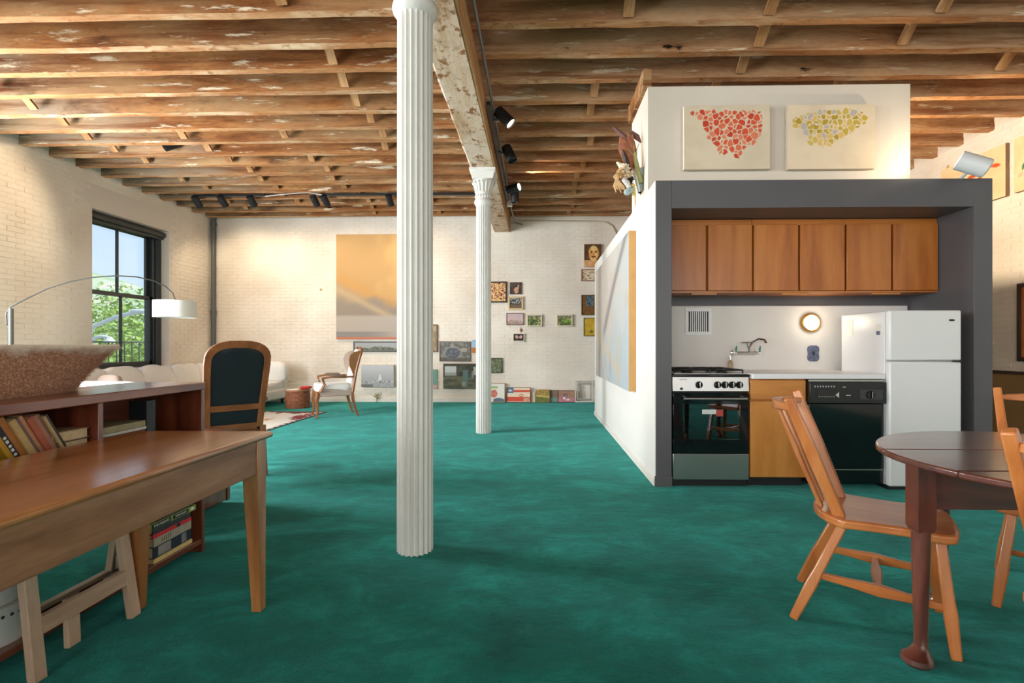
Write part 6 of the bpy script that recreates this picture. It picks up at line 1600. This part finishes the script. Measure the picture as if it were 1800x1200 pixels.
for (px, py, r, m) in ((1098, 298, 0.06, LW), (1105, 305, 0.052, LW), (1091, 304, 0.045, LT), (1108, 316, 0.04, LK)):
    c_ = loc(px, py, 4.42); m_ = MB(); rnd = random.Random(int(px))
    for k in range(26):
        d = Vector((rnd.gauss(0, 1), rnd.gauss(0, 1), rnd.gauss(0, 1))).normalized(); s_ = d.cross(Vector((0.3, 0.2, 1))).normalized() * r * 0.35
        m_.add([c_, c_ + d * r * .6 + s_, c_ + d * r, c_ + d * r * .6 - s_], [(0, 1, 2, 3)])
    m_.build('seed_head', m, b)
m_ = MB(); m_.tube([loc(1116, 268, 4.45), loc(1120, 295, 4.45), loc(1128, 322, 4.45)], [0.01, 0.024, 0.028], 8); m_.build('stem', LG, b, 60)
for (px, py) in ((1112, 236), (1123, 252), (1104, 262)): MB().tube([loc(px, py, 4.46), loc(1116, 275, 4.46), loc(1126, 300, 4.47)], 0.004, 5).build('stem', LG, b, 60)
g = MB(); g.tube([loc(1112, 322, 4.44), loc(1116, 345, 4.44), loc(1117, 362, 4.44)], [0.012, 0.01, 0.004], 6); g.build('stem', LT, b, 60)
for k in range(4): MB().pillow(loc(1113 + k * .4, 326 + 5 * k, 4.43), 0.022, 0.018, 0.012, 0.8, 10, 6).build('seed_pod', plain('pod_yellow', rgb(202, 186, 110), 0.6, 0.3, 60), b, 60)
MB().pillow(loc(1105, 336, 4.42), 0.045, 0.03, 0.03, 0.8, 14, 8, Matrix.Rotation(-0.6, 4, 'Y')).build('seed_pod', plain('pod_blue', rgb(150, 166, 164), 0.6, 0.3, 60), b, 60)
MB().tube([loc(1095, 314, 4.42), loc(1103, 322, 4.42), loc(1106, 330, 4.42)], [0.02, 0.028, 0.02], 8).build('seed_pod', plain('pod_speckled', rgb(196, 192, 186), 0.6, 0.5, 90), b, 60)

# ================================================================== OUTSIDE THE WINDOW
GZ = -7.0
struct(box('ground', plain('street_asphalt', rgb(122, 122, 120), 0.9, 0.1), -260, -60, GZ - 0.2, XL - 0.6, 260, GZ))
def hill_mesh():
    vs, fs = [], []; nx, ny = 60, 30
    for j in range(ny + 1):
        for i in range(nx + 1):
            u, v = i / nx, j / ny
            # long ridge seen north-west through the window
            c = Vector((-140, 150, 0)); a = Vector((0.66, 0.75, 0)); d = Vector((-0.75, 0.66, 0))
            p = c + a * (u - .5) * 300 + d * (v - .5) * 90
            p.z = GZ + 27 * (1 - abs(2 * v - 1) ** 1.5) * (0.55 + 0.45 * sin(pi * min(1, max(0, u * 1.1)))) + noise.noise(p * .03) * 6 * (1 - abs(2 * v - 1))
            vs.append(p)
    fs = [(j * (nx + 1) + i, j * (nx + 1) + i + 1, (j + 1) * (nx + 1) + i + 1, (j + 1) * (nx + 1) + i) for j in range(ny) for i in range(nx)]
    return vs, fs
def mat_hill():
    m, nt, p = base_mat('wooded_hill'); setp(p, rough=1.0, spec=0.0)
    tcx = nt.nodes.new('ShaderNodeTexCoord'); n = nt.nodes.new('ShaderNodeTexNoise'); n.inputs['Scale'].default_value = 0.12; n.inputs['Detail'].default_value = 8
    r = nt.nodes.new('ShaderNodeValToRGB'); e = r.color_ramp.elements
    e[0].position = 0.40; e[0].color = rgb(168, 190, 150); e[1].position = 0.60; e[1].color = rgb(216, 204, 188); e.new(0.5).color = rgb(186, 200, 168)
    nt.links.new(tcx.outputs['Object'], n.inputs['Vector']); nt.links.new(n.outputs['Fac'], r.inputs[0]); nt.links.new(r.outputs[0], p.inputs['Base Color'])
    return m
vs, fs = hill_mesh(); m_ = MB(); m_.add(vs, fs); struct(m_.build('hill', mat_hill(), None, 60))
LEAF = plain('street_tree_leaf', rgb(150, 182, 80), 0.6, 0.35, 3, sss=0.0); BARK = plain('bark', rgb(104, 86, 70), 0.9, 0.2, 20)
def tree(label, x, y, z_top, r, seed):
    t = thing('street_tree', label, 'tree', (x, y, GZ), group='trees outside the window'); rnd = random.Random(seed); h = z_top - GZ
    MB().tube([(0, 0, 0), (0.1, 0, h * .4), (0, 0.1, h * .75)], [0.25, 0.18, 0.06], 8).build('trunk', BARK, t, 60)
    for k in range(5):
        a = rnd.uniform(0, 6.28); MB().tube([(0.05, 0, h * .4), (cos(a) * r * .4, sin(a) * r * .4, h * .6), (cos(a) * r * .8, sin(a) * r * .8, h * .75)], [0.10, 0.06, 0.02], 6).build('branch', BARK, t, 60)
    f_ = MB(); blobs = [(Vector((rnd.gauss(0, .4) * r, rnd.gauss(0, .4) * r, h - r * .9 + rnd.gauss(0, .45) * r)), rnd.uniform(.35, .6) * r) for _ in range(14)]
    for k in range(9000):
        c, br = blobs[rnd.randrange(14)]; d = Vector((rnd.gauss(0, 1), rnd.gauss(0, 1), rnd.gauss(0, 1))).normalized()
        p = c + d * br * rnd.random() ** .35; s_ = Vector((rnd.gauss(0, 1), rnd.gauss(0, 1), rnd.gauss(0, .6))).normalized() * .10; s2 = s_.cross(Vector((rnd.gauss(0, 1), rnd.gauss(0, 1), 1))).normalized() * .06
        f_.add([p - s_, p + s2, p + s_, p - s2], [(0, 1, 2, 3)])
    tag(f_.build('foliage', LEAF, t), kind='stuff')
def outp(px, t_): p = at_t(px, 607, t_); return p.x, p.y
x, y = outp(172, 17); tree('bushy green street tree on the left of the window view', x, y, 1.9, 2.9, 1)
x, y = outp(240, 24); tree('yellow-green street tree in the right half of the window view', x, y, 2.2, 3.0, 2)
x, y = outp(200, 36); tree('taller street tree behind the other two in the window view', x, y, 2.2, 3.8, 3)
WPOLE = plain('white_pole_paint', rgb(232, 232, 226), 0.4)
t = thing('street_lamp', 'white street lamp with a long slanting arm outside the window', 'street lamp', (*outp(120, 14), GZ))
B0 = Vector(t.location)
MB().tube([(0, 0, 0), (0, 0, 7.2)], [0.10, 0.07], 10).build('pole', WPOLE, t, 60)
MB().tube([Vector((0, 0, 7.0)), at_t(163, 574, 13.8) - B0, at_t(205, 557, 13.5) - B0, at_t(246, 547, 13.2) - B0], 0.06, 8).build('arm', WPOLE, t, 60)
c_ = at_t(246, 547, 13.2) - B0; MB().pillow(c_, 0.25, 0.10, 0.06, 0.7, 14, 8).build('lamp_head', WPOLE, t, 60)
t = thing('goose_lamp', 'small white gooseneck lamp outside the window behind the furry bowl', 'street lamp', tuple(at_t(160, 612, 11.0)))
B0 = Vector(t.location)
MB().tube([at_t(160, 760, 11.0) - B0, at_t(161, 604, 11.0) - B0, at_t(166, 594, 11.0) - B0, at_t(176, 591, 11.0) - B0, at_t(188, 592, 11.0) - B0, at_t(193, 596, 11.0) - B0], 0.035, 8).build('neck', WPOLE, t, 60)
MB().lathe([(0.03, 0.08), (0.07, 0.03), (0.11, -0.03), (0.0, -0.03)], at_t(193, 598, 11.0) - B0, 16).build('hood', WPOLE, t, 40)
t = thing('balcony_railing', 'dark metal railing of the fire escape outside the window', 'railing', (-8.2, 8.2, 0))
m_ = MB(); z1 = at_x(230, 600, -8.2).z
RAILM = plain('railing_paint', rgb(70, 74, 72), 0.5)
box('top_rail', RAILM, -0.02, -1.8, z1 - 0.03, 0.02, 2.6, z1, t); box('bottom_rail', RAILM, -0.015, -1.8, z1 - 0.85, 0.015, 2.6, z1 - 0.82, t)
for k in range(24): box('baluster', RAILM, -0.008, -1.75 + 0.185 * k, z1 - 0.85, 0.008, -1.734 + 0.185 * k, z1 - 0.02, t)
box('platform', RAILM, -0.05, -1.8, z1 - 1.0, 1.25, 2.6, z1 - 0.95, t)
